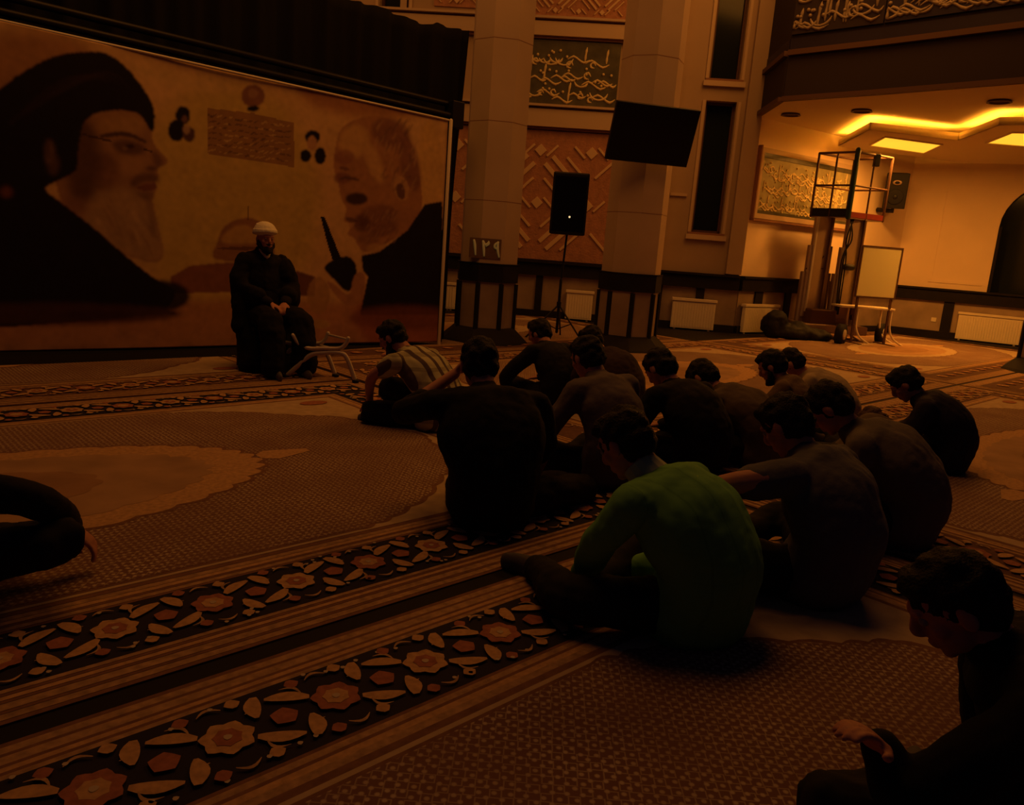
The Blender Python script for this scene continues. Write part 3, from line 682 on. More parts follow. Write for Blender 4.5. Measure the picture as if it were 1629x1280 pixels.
# ---------------------------------------------------------------- carpets
ga = R(44); G = Vector((math.cos(ga), math.sin(ga), 0)); NN = Vector((-G.y, G.x, 0)); RP = Vector((-1.3, 1.86, 0))
def rug(s0, s1, t0, t1, label, detail=1, ground='rugnavy', z=.0):
    """one carpet in its own (s, t) frame: plain edge, stripes, floral border, stripes, cream corners, oval field, medallion"""
    b = MB(); zz = [.006+z]
    def pt(s_, t_, k): return RP+G*s_+NN*t_+Vector((0, 0, .006+z+k*.0011))
    def rc(d, m, k): b.poly([pt(s0+d, t0+d, k), pt(s1-d, t0+d, k), pt(s1-d, t1-d, k), pt(s0+d, t1-d, k)], m)
    b.prism([pt(s0, t0, -5), pt(s1, t0, -5), pt(s1, t1, -5), pt(s0, t1, -5)], [pt(s0, t0, 0), pt(s1, t0, 0), pt(s1, t1, 0), pt(s0, t1, 0)], M['rugbrown'])
    lay = [(.02, 'rugstripe'), (.05, 'rugbrown'), (.065, 'rugstripe'), (.10, 'rugbrown'), (.115, 'rugtan'), (.135, 'rugbrown'), (.15, 'rugstripe'), (.17, ground),
           (.52, 'rugbrown'), (.535, 'rugstripe'), (.56, 'rugbrown'), (.575, 'rugtan'), (.60, 'rugstripe'), (.63, 'rugbrown'), (.66, 'rugcream')]
    for k, (d, m) in enumerate(lay): rc(d, M[m], k+1)
    K = len(lay)+1; cs, ct = (s0+s1)/2, (t0+t1)/2; hs, ht = (s1-s0)/2-.68, (t1-t0)/2-.68
    def oval(ms, mt, n, lob, amp, m, k, pw=1.0):
        pts = []
        for i in range(n):
            a = 2*math.pi*i/n; q = 1+amp*abs(math.sin(a*lob/2)) if amp else 1
            c, s_ = math.cos(a), math.sin(a)
            pts.append((cs+ms*q*math.copysign(abs(c)**pw, c), ct+mt*q*math.copysign(abs(s_)**pw, s_)))
        b.poly([pt(*p, k) for p in pts], m)
    def fieldshape(g_, m, k):
        q = [(0, 1), (.52, 1), (.60, .96), (.72, .84), (.83, .64), (.90, .55), (.95, .36), (.97, .15), (1, 0)]
        quad = [(x*hs*g_, y*ht*g_) for x, y in q]; dense = []
        for (xa, ya), (xb, yb) in zip(quad, quad[1:]):
            for j in range(8):
                f_ = j/8; w_ = 0 if xa < hs*.5 else .02*abs(math.sin(f_*math.pi*2)); dense.append((xa+(xb-xa)*f_+w_*.5, ya+(yb-ya)*f_+w_))
        full = dense+[(x, -y) for x, y in dense[::-1]][0:-1]+[(-x, -y) for x, y in dense]+[(-x, y) for x, y in dense[::-1]][0:-1]
        b.poly([pt(cs+x, ct+y, k) for x, y in full], m)
    fieldshape(1, M['rugbrown'], K); fieldshape(.988, M['rugfield'], K+1)
    oval(1.60, .74, 200, 40, .035, M['rugbrown'], K+2); oval(1.57, .72, 200, 40, .035, M['rugcream'] if not detail else M['rugtan'], K+3); oval(1.28, .57, 160, 32, .04, M['rugmed'], K+4); oval(.72, .34, 120, 16, .05, M['rugmed2'], K+5)
    for sg_ in (-1, 1):
        b.poly([pt(cs+sg_*x, ct+y, K+3) for x, y in ((1.62, -.04), (1.7, -.10), (1.95, -.03), (1.95, .03), (1.7, .10), (1.62, .04))], M['rugtan'])
        for sg2 in (-1, 1):      # small corner palmettes
            b.poly([pt(cs+sg_*(hs*.93)+.12*math.cos(a), ct+sg2*(ht*.9)+.07*math.sin(a), K+3) for a in [2*math.pi*i/10 for i in range(10)]], M['rugred'])
    # floral border
    def leaf(c, ang, L_, wd, m, k, bend=.3):
        ca, sa = math.cos(ang), math.sin(ang); up_, dn = [], []
        for i in range(7):
            x = i/6; y = bend*math.sin(x*math.pi)*L_*.5; w_ = wd*math.sin(math.pi*(x*.85+.1))**.8
            up_.append((x*L_-L_/2, y+w_)); dn.append((x*L_-L_/2, y-w_))
        return [(c[0]+ca*p[0]-sa*p[1], c[1]+sa*p[0]+ca*p[1]) for p in up_+dn[::-1]]
    def disc(c, r_, lob, n=20): return [(c[0]+r_*(1+.1*math.cos(lob*2*math.pi*i/n))*math.cos(2*math.pi*i/n), c[1]+r_*(1+.1*math.cos(lob*2*math.pi*i/n))*math.sin(2*math.pi*i/n)) for i in range(n)]
    def run(fmap, length, phase):
        per = .335; n = int(length/per)
        cnt = [0]
        def P_(pts, m, k): cnt[0] += 1; b.poly([pt(*fmap(*p), K+k+(cnt[0] % 11)*.07) for p in pts], M[m])
        off = (length-n*per)/2+phase+.15
        for i in range(n+1):
            x = off+i*per; 
            if x < .12 or x > length-.12: continue
            alt = i % 2
            P_(disc((x, .0), .070, 7, 28), 'rugred' if alt else 'rugtan', 0); P_(disc((x, .0), .038, 7, 21), 'rugtan' if alt else 'rugred', 1); P_(disc((x, .0), .012, 3, 9), 'rugpale', 2)
            if detail:
                h = x+per/2
                if h < length-.1:
                    P_(disc((h, .0), .038, 5, 15), 'rugred', 0)
                    P_(leaf((h-.045, .075), .5, .13, .024, None, 0, .14), 'rugtan', 0); P_(leaf((h+.045, -.075), .5+math.pi, .13, .024, None, 0, .14), 'rugtan', 0)
                    P_(leaf((h-.05, -.085), 1.9, .105, .025, None, 0, .14), 'rugtan', 0); P_(leaf((h+.05, .085), 1.9+math.pi, .105, .025, None, 0, .14), 'rugtan', 0)
                    for sx, sy in ((-.09, .135), (.09, -.135), (.095, .14), (-.095, -.14)): P_(disc((h+sx, sy), .022, 4, 10), 'rugred' if sx > 0 else 'rugtan', 0)
                for sx, sy, an in ((0, .13, 0), (0, -.13, math.pi), (-.10, .10, 2.2), (.10, -.10, 5.3), (.1, .1, .9), (-.1, -.1, 4.0)):
                    P_(leaf((x+sx, sy), an, .07, .006, None, 0, .6), 'rugstripe', 0)
                for q in range(5):
                    P_(disc((x+rr.uniform(-.16, .16), rr.choice((-1, 1))*rr.uniform(.12, .165)), .008, 3, 7), 'rugpale', 0)
    mid = (.17+.52)/2
    run(lambda x, y: (s0+.2+x, t0+mid+y), s1-s0-.4, 0); run(lambda x, y: (s0+.2+x, t1-mid-y), s1-s0-.4, .05)
    run(lambda x, y: (s1-mid-y, t0+.52+x), t1-t0-1.04, 0); run(lambda x, y: (s0+mid+y, t0+.52+x), t1-t0-1.04, 0)
    o = b.build('carpet'); tag(o, label, 'carpet', 'patterned hall carpets'); return o
rug(-3.45, 3.62, -4.02, -.045, 'large patterned carpet in the foreground below the black gap')
rug(-3.45, 3.62, .045, 4.05, 'patterned carpet with oval medallion just beyond the black gap')
rug(-3.45, 3.62, 4.09, 8.1, 'patterned carpet reaching under the seated speaker and banner', 1, ground='rugground')
rug(3.68, 10.75, -3.0, 1.0, 'patterned carpet at right, under the man in navy', 1, ground='rugground')
rug(3.68, 10.75, 1.04, 5.05, 'patterned carpet in front of the two columns', 1, ground='rugground')
rug(3.68, 10.75, 5.09, 9.1, 'patterned carpet beyond the left column', 0, ground='rugground')
rug(10.81, 17.9, -3.0, 1.0, 'patterned carpet inside the alcove at the right', 0, ground='rugground')
rug(10.81, 17.9, 1.04, 5.05, 'patterned carpet before the personnel lift', 0, ground='rugground')
rug(3.68, 10.75, -7.04, -3.04, 'patterned carpet at the far right frame edge', 0, ground='rugground')

# ---------------------------------------------------------------- television, speakers
tvY = C2[1]-.75
tvq = [P(979, 161, tvY), P(1115, 174, tvY+.1), P(1098, 268, tvY+.1), P(958, 252, tvY)]
tc_ = sum(tvq, Vector())/4; tR = ((tvq[1]-tvq[0])+(tvq[2]-tvq[3])).normalized(); tw = ((tvq[1]-tvq[0]).length+(tvq[2]-tvq[3]).length)/2
tH = ((tvq[0]-tvq[3]).length+(tvq[1]-tvq[2]).length)/2
tR.z = 0; tR.normalize(); tN = Vector((tR.y, -tR.x, 0)); tilt = R(20); tR = (Matrix.Rotation(R(9), 3, 'Z') @ tR); tN = Vector((tR.y, -tR.x, 0)); tU = Vector((0, 0, 1))*math.cos(tilt)+tN*math.sin(tilt); tN2 = tR.cross(tU); tN2 = tN2 if tN2.dot(tN) > 0 else -tN2
t = empty('television', (tc_.x, tc_.y, tc_.z), 'wide dark flat television mounted on the right column', 'television')
def obox(b, c, hx, hz, hd, m):
    q = [c+tR*x*hx+tU*z*hz for x, z in ((-1, -1), (1, -1), (1, 1), (-1, 1))]
    b.prism([p-tN2*hd for p in q], [p+tN2*hd for p in q], m)
b = MB(); obox(b, tc_, tw/2, tH/2, .03, M['black']); b.build('housing', t, bevel=.01)
b = MB(); obox(b, tc_+tN2*.031, tw/2-.02, tH/2-.025, .002, M['screen']); b.build('screen', t)
b = MB(); b.sweep([tc_-tN2*.03, tc_-tN2*.25+Vector((0, 0, .05)), Vector((C2[0], C2[1]-.3, tc_.z+.05))], [.04, .04, .04], M['black'], n=8, sub=1)
obox(b, tc_-tN2*.05, .2, .2, .02, M['black']); b.build('wall_bracket', t)

def cabinet(b, c, wd, hg, dp, rz, m, tilt=0):
    X = Matrix.Translation(Vector(c)) @ Matrix.Rotation(rz, 4, 'Z') @ Matrix.Rotation(tilt, 4, 'X')
    pl = [(-wd/2, -dp/2), (wd/2, -dp/2), (wd*.38, dp/2), (-wd*.38, dp/2)]
    b.prism([X @ Vector((x, y, -hg/2)) for x, y in pl], [X @ Vector((x, y, hg/2)) for x, y in pl], m)
    return X
sY = 11.75
sc = P(906, 325, sY); 
hh = (P(906, 275, sY)-P(906, 376, sY)).length; ww = (P(878, 325, sY)-P(937, 325, sY)).length
t = empty('loudspeaker', (sc.x, sc.y, sc.z-hh/2), 'black loudspeaker with tiny lit dot, on a tall tripod between the columns', 'loudspeaker')
b = MB(); X = cabinet(b, sc, ww*.97, hh*.97, .36, R(-4), M['black']); b.build('cabinet', t, bevel=.02)
b = MB(); q = [X @ Vector((x, -.185, z)) for x, z in ((-ww*.42, -hh*.42), (ww*.42, -hh*.42), (ww*.42, hh*.42), (-ww*.42, hh*.42))]
b.prism(q, [p+(X.to_3x3() @ Vector((0, -.008, 0))) for p in q], M['screen']); b.build('grille', t)
b = MB(); lp = P(906, 345, sc.y-.2); b.ell(lp, .015, M['powerled'], seg=10, rings=6); b.build('indicator_light', t)
base = F(893, 541); base = Vector((sc.x-.03, sc.y-.0, 0))
t = empty('speaker_stand', (base.x, base.y, 0), 'black tripod stand holding the loudspeaker between the columns', 'speaker stand')
b = MB(); b.sweep([base+Vector((0, 0, .12)), base+Vector((0, 0, .9))], [.022, .022], M['black'], n=8, sub=1); b.sweep([base+Vector((0, 0, .85)), sc-Vector((0, 0, hh/2-.02))], [.016, .016], M['black'], n=8, sub=1); b.build('pole', t)
b = MB(); b.lathe(base+Vector((0, 0, .5)), [(.035, 0), (.035, .07)], M['black'], 12); b.build('collar', t)
for k in range(3):
    a = R(80+120*k); e = base+Vector((math.cos(a)*.5, math.sin(a)*.5, .015))
    b = MB(); b.sweep([base+Vector((0, 0, .53)), e], [.014, .014], M['black'], n=6, sub=1)
    b.sweep([base+Vector((0, 0, .16)), base*.5+e*.5+Vector((0, 0, .26))], [.008, .008], M['black'], n=6, sub=1); b.build('leg', t)
# wall speaker in alcove
q = WL.uz(1425, 303, .35); sp = WL.pt(q[0], q[1], .35)
t = empty('loudspeaker', (sp.x, sp.y, sp.z-.35), 'black loudspeaker bracketed high on the alcove wall beside the lift cage', 'loudspeaker')
b = MB(); X = cabinet(b, sp, .44, .72, .34, R(-22), M['black'], R(8)); b.build('cabinet', t, bevel=.015)
b = MB()
def onfront(x, z, d=-.178): return X @ Vector((x, d, z))
fr = X.to_3x3(); ax = (fr @ Vector((1, 0, 0)), fr @ Vector((0, 0, 1)), fr @ Vector((0, -1, 0)))
b.ell(onfront(0, -.12), (.16, .16, .012), M['rubber'], ax); b.ell(onfront(0, -.12, -.186), (.05, .05, .02), M['black'], ax); b.build('woofer', t)
b = MB(); b.ell(onfront(0, .17), (.09, .05, .012), M['alu'], ax); b.ell(onfront(0, .17, -.186), (.05, .03, .02), M['rubber'], ax); b.build('tweeter_horn', t)
b = MB(); wp = WL.pt(q[0], q[1]-.3, .0); b.sweep([sp-Vector((0, 0, .2)), sp-Vector((0, 0, .42)), wp-Vector((0, 0, .1))], [.03, .05, .05], M['black'], n=6, sub=1); b.build('bracket', t)

# ---------------------------------------------------------------- personnel lift
LY = 14.9
pA = P(1349, 345, LY); pB = P(1291, 333, LY+.55); pC = P(1405, 346, LY+.5)
zf = pA.z
A = Vector((pA.x, pA.y, 0)); B_ = Vector((pB.x, pB.y, 0)); C_ = Vector((pC.x, pC.y, 0)); D_ = B_+C_-A
zt_ = P(1356, 238, LY).z; ctr = (B_+C_)/2
lift = empty('personnel_lift', (ctr.x, ctr.y, 0), 'tall twin mast personnel lift with railed cage in the alcove', 'personnel lift')
def vz(v, z): return Vector((v.x, v.y, z))
b = MB(); b.prism([vz(p, zf-.02) for p in (A, B_, D_, C_)], [vz(p, zf+.04) for p in (A, B_, D_, C_)], M['alu'])
for p, q, m in ((A, B_, 'rubber'), (B_, D_, 'rubber'), (D_, C_, 'redpaint'), (C_, A, 'redpaint')):
    d = (q-p).normalized(); nn = Vector((d.y, -d.x, 0))*.012; h0 = .15 if m == 'rubber' else .10
    b.prism([vz(p-nn, zf), vz(q-nn, zf), vz(q+nn, zf), vz(p+nn, zf)], [vz(p-nn, zf+h0), vz(q-nn, zf+h0), vz(q+nn, zf+h0), vz(p+nn, zf+h0)], M[m])
b.build('platform', lift)
for p, r_, m, hgt in ((A, .05, 'greenpaint', zt_), (B_, .024, 'frame', zt_-.04), (C_, .026, 'frame', zt_-.05), (D_, .022, 'frame', zt_-.05), ((A+B_)/2, .016, 'frame', zt_-.05), ((A+C_)/2, .018, 'frame', zt_-.03), ((B_+D_)/2, .015, 'frame', zt_-.05)):
    b = MB(); b.sweep([vz(p, zf), vz(p, hgt)], [r_, r_], M[m], n=8, sub=1); b.build('post', lift)
zm = zf+(zt_-zf)*.48
for z, rr_ in ((zt_-.03, .022), (zm, .018)):
    for p, q in ((A, B_), (B_, D_), (D_, C_), (C_, A)): b = MB(); b.sweep([vz(p, z), vz(q, z)], [rr_, rr_], M['frame'], n=8, sub=1); b.build('guard_rail', lift)
b = MB(); b.box(vz(C_*.55+A*.45, zt_-.12), (.1, .1, .22), M['black']); b.build('control_box', lift, bevel=.01)
def mast(px0, px1, label_, sgn):
    m0 = P(px0, 350, LY+.35); m1 = P(px1, 520, LY+.35); x = (m0.x+m1.x)/2
    b = MB(); c = Vector((m0.x, LY+.42, 0))
    for k, (w_, z0, z1) in enumerate(((.52, .28, 1.25), (.40, .4, 1.75), (.30, .5, zf-.02))):
        b.box(c+Vector((-sgn*.0, k*-.03, (z0+z1)/2)), (w_, .17, z1-z0), M['alu'], R(12))
        for s_ in (-1, 1): b.box(c+Vector((s_*w_*.47, -.10-.03*k, (z0+z1)/2)), (.045, .05, z1-z0), M['frame'] if s_ > 0 else M['steel'], R(12))
    b.build('mast', lift, bevel=.01)
mast(1311, 1310, '', 1); mast(1362, 1359, '', 1)
bc = Vector(((P(1313, 500, LY).x+P(1360, 500, LY).x)/2, LY+.3, 0))
b = MB(); b.box(bc+Vector((-.1, 0, .22)), (1.25, .75, .16), M['alu'], R(6)); b.box(bc+Vector((-.32, -.1, .42)), (.5, .4, .3), M['frame'], R(6)); b.build('chassis', lift, bevel=.02)
for x, y in ((1335, 548), (1398, 545)):
    p = F(x, y); b = MB(); dx = Vector((math.cos(R(-38)), math.sin(R(-38)), 0)); c = p+Vector((0, .0, .19))
    b.sweep([c-dx*.06, c+dx*.06], [.19, .19], M['rubber'], n=20, sub=1, caps=False); wh = b.build('wheel', lift)
    b = MB(); b.sweep([c+dx*.055, c+dx*.075], [.10, .09], M['steel'], n=16, sub=1, caps=False); b.build('hub', wh, inv=lift.matrix_basis.inverted())
b = MB()
for k in range(3): b.sweep([Vector((bc.x+.0+.03*k, LY+.2, zf-.02)), Vector((bc.x+.06-.05*k, LY+.15, 1.9)), Vector((bc.x-.06+.04*k, LY+.18, 1.5)), Vector((bc.x+.02*k, LY+.2, .5))], [.014]*4, M['black'], n=6, sub=5)
b.build('cable', lift)
b = MB(); q = P(1283, 427, LY+.3); b.sweep([q, q+Vector((.3, .0, .02))], [.018, .018], M['frame'], n=6, sub=1); b.sweep([q+Vector((.12, 0, 0)), q+Vector((.28, 0, .25))], [.02, .02], M['frame'], n=6, sub=1); b.build('handle', lift); b = MB()
b.sweep([P(1352, 425, LY+.2)-Vector((.08, 0, 0)), P(1352, 425, LY+.2)+Vector((.04, 0, 0))], [.06, .06], M['black'], n=10, sub=1); b.build('handle', lift)

# whiteboard on its own frame
wY = 14.55
wq = [P(1377, 391, wY), P(1438, 398, wY+.12), P(1424, 476, wY+.12), P(1362, 468, wY)]
wd_ = (wq[1]-wq[0]); wd_.z = 0; ww_ = wd_.length; wd_.normalize()
w0 = Vector((wq[3].x, wq[3].y, 0)); Wb = Wall((w0.x, w0.y), (w0.x+wd_.x*ww_, w0.y+wd_.y*ww_)); zb0, zb1 = wq[3].z-.02, wq[0].z
zb0 = (wq[3].z+wq[2].z)/2; zb1 = (wq[0].z+wq[1].z)/2
t = empty('whiteboard', Wb.pt(ww_/2, 0, 0), 'upright blank whiteboard right of the personnel lift', 'whiteboard')
b = MB(); b.wbox(Wb, 0, ww_, zb0, zb1, -.012, .0, M['whitebrd']); b.build('board', t)
b = MB()
for a in ((-.02, ww_+.02, zb1, zb1+.025), (-.02, ww_+.02, zb0-.025, zb0), (-.025, 0, zb0, zb1), (ww_, ww_+.02, zb0, zb1)): b.wbox(Wb, *a, -.02, .012, M['frame'])
b.build('border', t)
for u in (.05, ww_-.05): b = MB(); b.wbox(Wb, u-.02, u+.02, .02, zb0, -.03, 0, M['frame']); b.wbox(Wb, u-.03, u+.03, 0, .04, -.3, .3, M['frame']); b.build('stand_leg', t)
# small table with curved legs in front of the board
tb = F(1395, 548); tz_ = P(1376, 489, tb.y).z; xl = P(1333, 488, tb.y).x; xr = P(1419, 491, tb.y).x
t = empty('side_table', (tb.x, tb.y, 0), 'low cream table with curved legs in front of the whiteboard', 'table')
b = MB(); b.box(((xl+xr)/2, tb.y+.1, tz_), (xr-xl, .5, .04), M['white']); b.build('tabletop', t, bevel=.01)
for x in (xl+.33, xr-.05):
    for y in (-.12, .3):
        b = MB(); q = Vector((x, tb.y+y, 0)); b.sweep([q+Vector((0, 0, tz_-.02)), q+Vector((.01, 0, .32)), q+Vector((.10, -.02, .13)), q+Vector((.28, -.04, .02))], [.02, .02, .02, .016], M['white'], n=8); b.build('leg', t)
# dark bundle
bp_ = F(1262, 540)
def lumpy(name, blobs, m, vox, parent=None, amp=.02, freq=6, seed=0):
    b = MB()
    for c, r_ in blobs: b.ell(c, r_, m)
    return remesh(b, name, m, vox, parent, amp, freq, seed)
def remesh(b, name, m, vox, parent=None, amp=0, freq=8, seed=0, sm=3, local=False):
    me = bpy.data.meshes.new('tmp'); bmesh.ops.recalc_face_normals(b.bm, faces=b.bm.faces); b.bm.to_mesh(me); b.bm.free()
    o = bpy.data.objects.new('tmp', me); COL.objects.link(o)
    r_ = o.modifiers.new('r', 'REMESH'); r_.mode = 'VOXEL'; r_.voxel_size = vox; r_.use_smooth_shade = True
    s_ = o.modifiers.new('s', 'SMOOTH'); s_.factor = .5; s_.iterations = sm
    dg = bpy.context.evaluated_depsgraph_get(); dg.update()
    nm = bpy.data.meshes.new_from_object(o.evaluated_get(dg)); bpy.data.objects.remove(o); bpy.data.meshes.remove(me)
    if amp:
        n = len(nm.vertices); co = np.empty(n*3); nm.vertices.foreach_get('co', co); co = co.reshape(-1, 3)
        no = np.empty(n*3); nm.vertex_normals.foreach_get('vector', no) if hasattr(nm, 'vertex_normals') else nm.vertices.foreach_get('normal', no)
        no = no.reshape(-1, 3); off = Vector((seed*3.1, seed*1.7, 0))
        d = np.array([noise.noise(Vector(c)*freq+off)+.5*abs(noise.noise(Vector(c)*freq*2.3+off)) for c in co])
        co = co+no*(d*amp)[:, None]; nm.vertices.foreach_set('co', co.ravel())
    nm.materials.clear(); nm.materials.append(m)
    nm.polygons.foreach_set('use_smooth', [True]*len(nm.polygons)); nm.name = name; nm.update()
    o = bpy.data.objects.new(name, nm); COL.objects.link(o)
    if parent:
        if not local: nm.transform(parent.matrix_basis.inverted())
        o.parent = parent
    return o
o = lumpy('cloth_bundle', [((bp_.x, bp_.y, .14), (.45, .25, .17)), ((bp_.x-.38, bp_.y, .24), (.25, .22, .27)), ((bp_.x+.4, bp_.y, .1), (.3, .22, .12))], M['rubber'], .03, None, .06, 5)
tag(o, 'dark heap of cloth on the floor left of the lift wheels', 'bundle')

# ---------------------------------------------------------------- the low folding frame in front of the speaker
fr_ = empty('folding_table_frame', F(505, 597), 'low table frame of curved metal tubes in front of the turbaned speaker', 'table')
def fpt(px, py, Y): return P(px, py, Y)
Yn = F(455, 602).y
for k, (dx, dy, dY) in enumerate(((0, 0, 0), (-32, -8, .22))):
    Y = Yn+dY
    b = MB(); pts = [(455, 602), (478, 578), (495, 564), (515, 561), (540, 561), (552, 570), (566, 594)]
    ps = [fpt(x+dx, y+dy, Y) for x, y in pts]; ps[0].z = .02; ps[-1].z = .02
    b.sweep(ps, [.022]*7, M['steel'], n=8); arch_ = b.build('leg_arch', fr_)
    b = MB(); ps = [fpt(x+dx, y+dy, Y) for x, y in ((466, 533), (476, 547), (492, 554), (515, 554), (540, 554), (550, 547), (554, 538))]
    b.sweep(ps, [.019]*7, M['steel'], n=8); b.build('cradle', fr_)
    for x, y in ((455, 602), (566, 594)):
        b = MB(); p = fpt(x+dx, y+dy, Y); p.z = .025; b.ell(p, (.035, .03, .025), M['black']); b.build('foot_cap', arch_, inv=fr_.matrix_basis.inverted())
for x, y in ((497, 556), (540, 557), (554, 540)):
    b = MB(); b.sweep([fpt(x, y, Yn), fpt(x-32, y-8, Yn+.22)], [.012, .012], M['steel'], n=6, sub=1); b.build('cross_bar', fr_)

# ================================================================ PEOPLE
def person(label, seat, a, legs='cross', s=1.0, head=None, ov=None, top=(.03, .03, .035), top_m=None, pants=(.012, .012, .016), hair='hair',
           short=False, vox=.008, lean=0, face_dn=35, turn=0, width=1.0, cover=None, beard=False, fing=True, group='seated listeners on the carpet', seed=1, skin='skin', wr=.008, depth=1.0, hipw=1.0, slv=.92, hdY=0, collar=None, cap=None, neckless=0):
    seat = Vector((seat[0], seat[1], 0)); root = empty('person', seat, label, 'person', group, a-math.pi/2)
    inv = root.matrix_basis.inverted()
    def WL_(p): return root.matrix_basis @ Vector(p)
    J = dict(pel=(0, 0, .13), wai=(0, -.05, .27), che=(0, .02, .43), upp=(0, .11, .54), nek=(0, .18, .61), hed=(0, .27, .71),
             hipL=(-.10, .03, .12), hipR=(.10, .03, .12))
    if legs == 'cross': J.update(knL=(-.36, .34, .15), knR=(.36, .34, .15), anL=(.10, .44, .07), anR=(-.10, .36, .07), toL=(.24, .38, .04), toR=(-.24, .32, .04), elL=(-.29, .22, .30), elR=(.29, .22, .30), wrL=(-.13, .40, .22), wrR=(.13, .40, .22))
    elif legs == 'up': J.update(knL=(-.17, .38, .45), knR=(.17, .38, .45), anL=(-.12, .56, .07), anR=(.12, .56, .07), toL=(-.14, .72, .04), toR=(.14, .72, .04), elL=(-.27, .28, .36), elR=(.27, .28, .36), wrL=(-.16, .46, .44), wrR=(.16, .46, .44))
    elif legs == 'chair': J.update(pel=(0, 0, .55), wai=(0, -.04, .72), che=(0, -.03, .90), upp=(0, .0, 1.03), nek=(0, .03, 1.12), hed=(0, .08, 1.25), hipL=(-.10, .04, .53), hipR=(.10, .04, .53),
             knL=(-.15, .45, .50), knR=(.15, .45, .50), anL=(-.13, .50, .08), anR=(.13, .50, .08), toL=(-.15, .66, .04), toR=(.15, .66, .04), elL=(-.26, .05, .80), elR=(.26, .05, .80), wrL=(-.07, .27, .68), wrR=(.07, .27, .68))
    J = {k: Vector(v)*s for k, v in J.items()}
    dl = Vector()
    if head:
        Y = WL_(J['hed']).y+hdY; dl = inv @ P(head[0], head[1], Y)-J['hed']
        if head: print('person', label[:40], 'head z %.2f' % (inv @ P(head[0], head[1], Y)).z, 'shift', [round(x, 2) for x in dl])
    for k, f_ in (('wai', .15), ('che', .42), ('upp', .72), ('nek', .9), ('hed', 1)): J[k] = J[k]+dl*f_
    uvec = (J['nek']-J['che']).normalized()
    shw = .185*s*width
    if turn: sd = Vector((math.cos(R(turn)), math.sin(R(turn)), 0))
    else: sd = Vector((1, 0, 0))
    J['shL'] = J['upp']-sd*shw+Vector((0, .0, .0)); J['shR'] = J['upp']+sd*shw
    for k in ('elL', 'elR'): J[k] = J[k]+dl*.5
    for k in ('wrL', 'wrR'): J[k] = J[k]+dl*.15
    for k, v in (ov or {}).items():
        if k not in J: continue
        if abs(v[0]) > 5: J[k] = inv @ P(v[0], v[1], WL_(J[k]).y+v[2])
        else: J[k] = Vector(v)*s
    for k in ('anL', 'anR', 'toL', 'toR'): J[k].z = max(J[k].z, .045 if k[0] == 'a' else .03)
    # head frame
    ft = (Vector((math.sin(R(turn)) if False else 0, 1, 0)))
    ht = ov.get('look', 0) if ov else 0
    fx = Vector((-math.sin(R(ht)), math.cos(R(ht)), 0)); hf = (fx*math.cos(R(face_dn))-Vector((0, 0, 1))*math.sin(R(face_dn))).normalized()
    hr = fx.cross(Vector((0, 0, 1))).normalized(); hu = hr.cross(hf).normalized(); fr3 = (hr, hf, hu); hc = J['hed']; k = s
    sk = M[skin]
    # --- body: one continuous surface
    b = MB()
    b.ell(hc+hu*.01*k, (.076*k, .096*k, .098*k), sk, fr3); b.ell(hc+hf*.03*k-hu*.055*k, (.058*k, .066*k, .068*k), sk, fr3)
    b.ell(hc+hf*.07*k-hu*.105*k, (.026*k, .02*k, .018*k), sk, fr3)
    b.ell(hc+hf*.085*k+hu*.02*k, (.05*k, .018*k, .014*k), sk, fr3)
    b.sweep([hc+hf*.092*k+hu*.01*k, hc+hf*.112*k-hu*.028*k, hc+hf*.10*k-hu*.042*k], [.009*k, .014*k, .012*k], sk, n=8)
    b.ell(hc+hf*.092*k-hu*.068*k, (.024*k, .012*k, .006*k), sk, fr3); b.ell(hc+hf*.09*k-hu*.08*k, (.02*k, .011*k, .007*k), sk, fr3)
    for q in (-1, 1):
        b.ell(hc+hr*.08*k*q-hu*.02*k, (.01*k, .02*k, .032*k), sk, fr3); b.ell(hc+hr*.04*k*q+hf*.06*k-hu*.03*k, (.024*k, .025*k, .025*k), sk, fr3)
    b.sweep([J['nek']-uvec*.06*k, J['nek']*.6+hc*.4-hf*.01*k, hc-hu*.05*k-hf*.02*k], [.06*k, .054*k, .052*k], sk)
    b.sweep([J['pel'], J['wai'], J['che'], J['upp'], J['nek']], [(.15*k, .10*k), (.14*k, .09*k), (.16*k, .10*k), (.15*k, .085*k), (.055*k, .05*k)], sk, side=(1, 0, 0), n=14)
    b.sweep([J['shL'], J['upp'], J['shR']], [.055*k, .065*k, .055*k], sk)
    for q in 'LR':
        b.sweep([J['sh'+q], J['el'+q], J['wr'+q]], [.050*k, .040*k, .027*k], sk, sub=6)
        b.sweep([J['hip'+q], J['kn'+q], J['an'+q]], [.085*k, .055*k, .036*k], sk, sub=6)
        an, to = J['an'+q], J['to'+q]; fdv = (to-an).normalized()
        b.sweep([an-fdv*.05*k, an, an*.4+to*.6, to], [(.034*k, .034*k), (.036*k, .04*k), (.042*k, .026*k), (.036*k, .016*k)], sk)
        # hand
        wr_, el_ = J['wr'+q], J['el'+q]; d = (wr_-el_).normalized(); sgn = -1 if q == 'L' else 1
        tgt = (ov or {}).get('hand'+q)
        if tgt: d = (Vector(tgt)).normalized()
        pn = Vector((0, 0, -1)); 
        if (ov or {}).get('palm'+q): pn = Vector(ov['palm'+q])
        pn = (pn-d*pn.dot(d)); pn = pn.normalized() if pn.length > .1 else Vector((0, -1, 0)); sdv = d.cross(pn)*(-sgn)
        b.sweep([wr_, wr_+d*.045*k, wr_+d*.085*k], [(.026*k, .02*k), (.040*k, .016*k), (.040*k, .014*k)], sk, side=sdv)
        cu = (ov or {}).get('curl', 28)
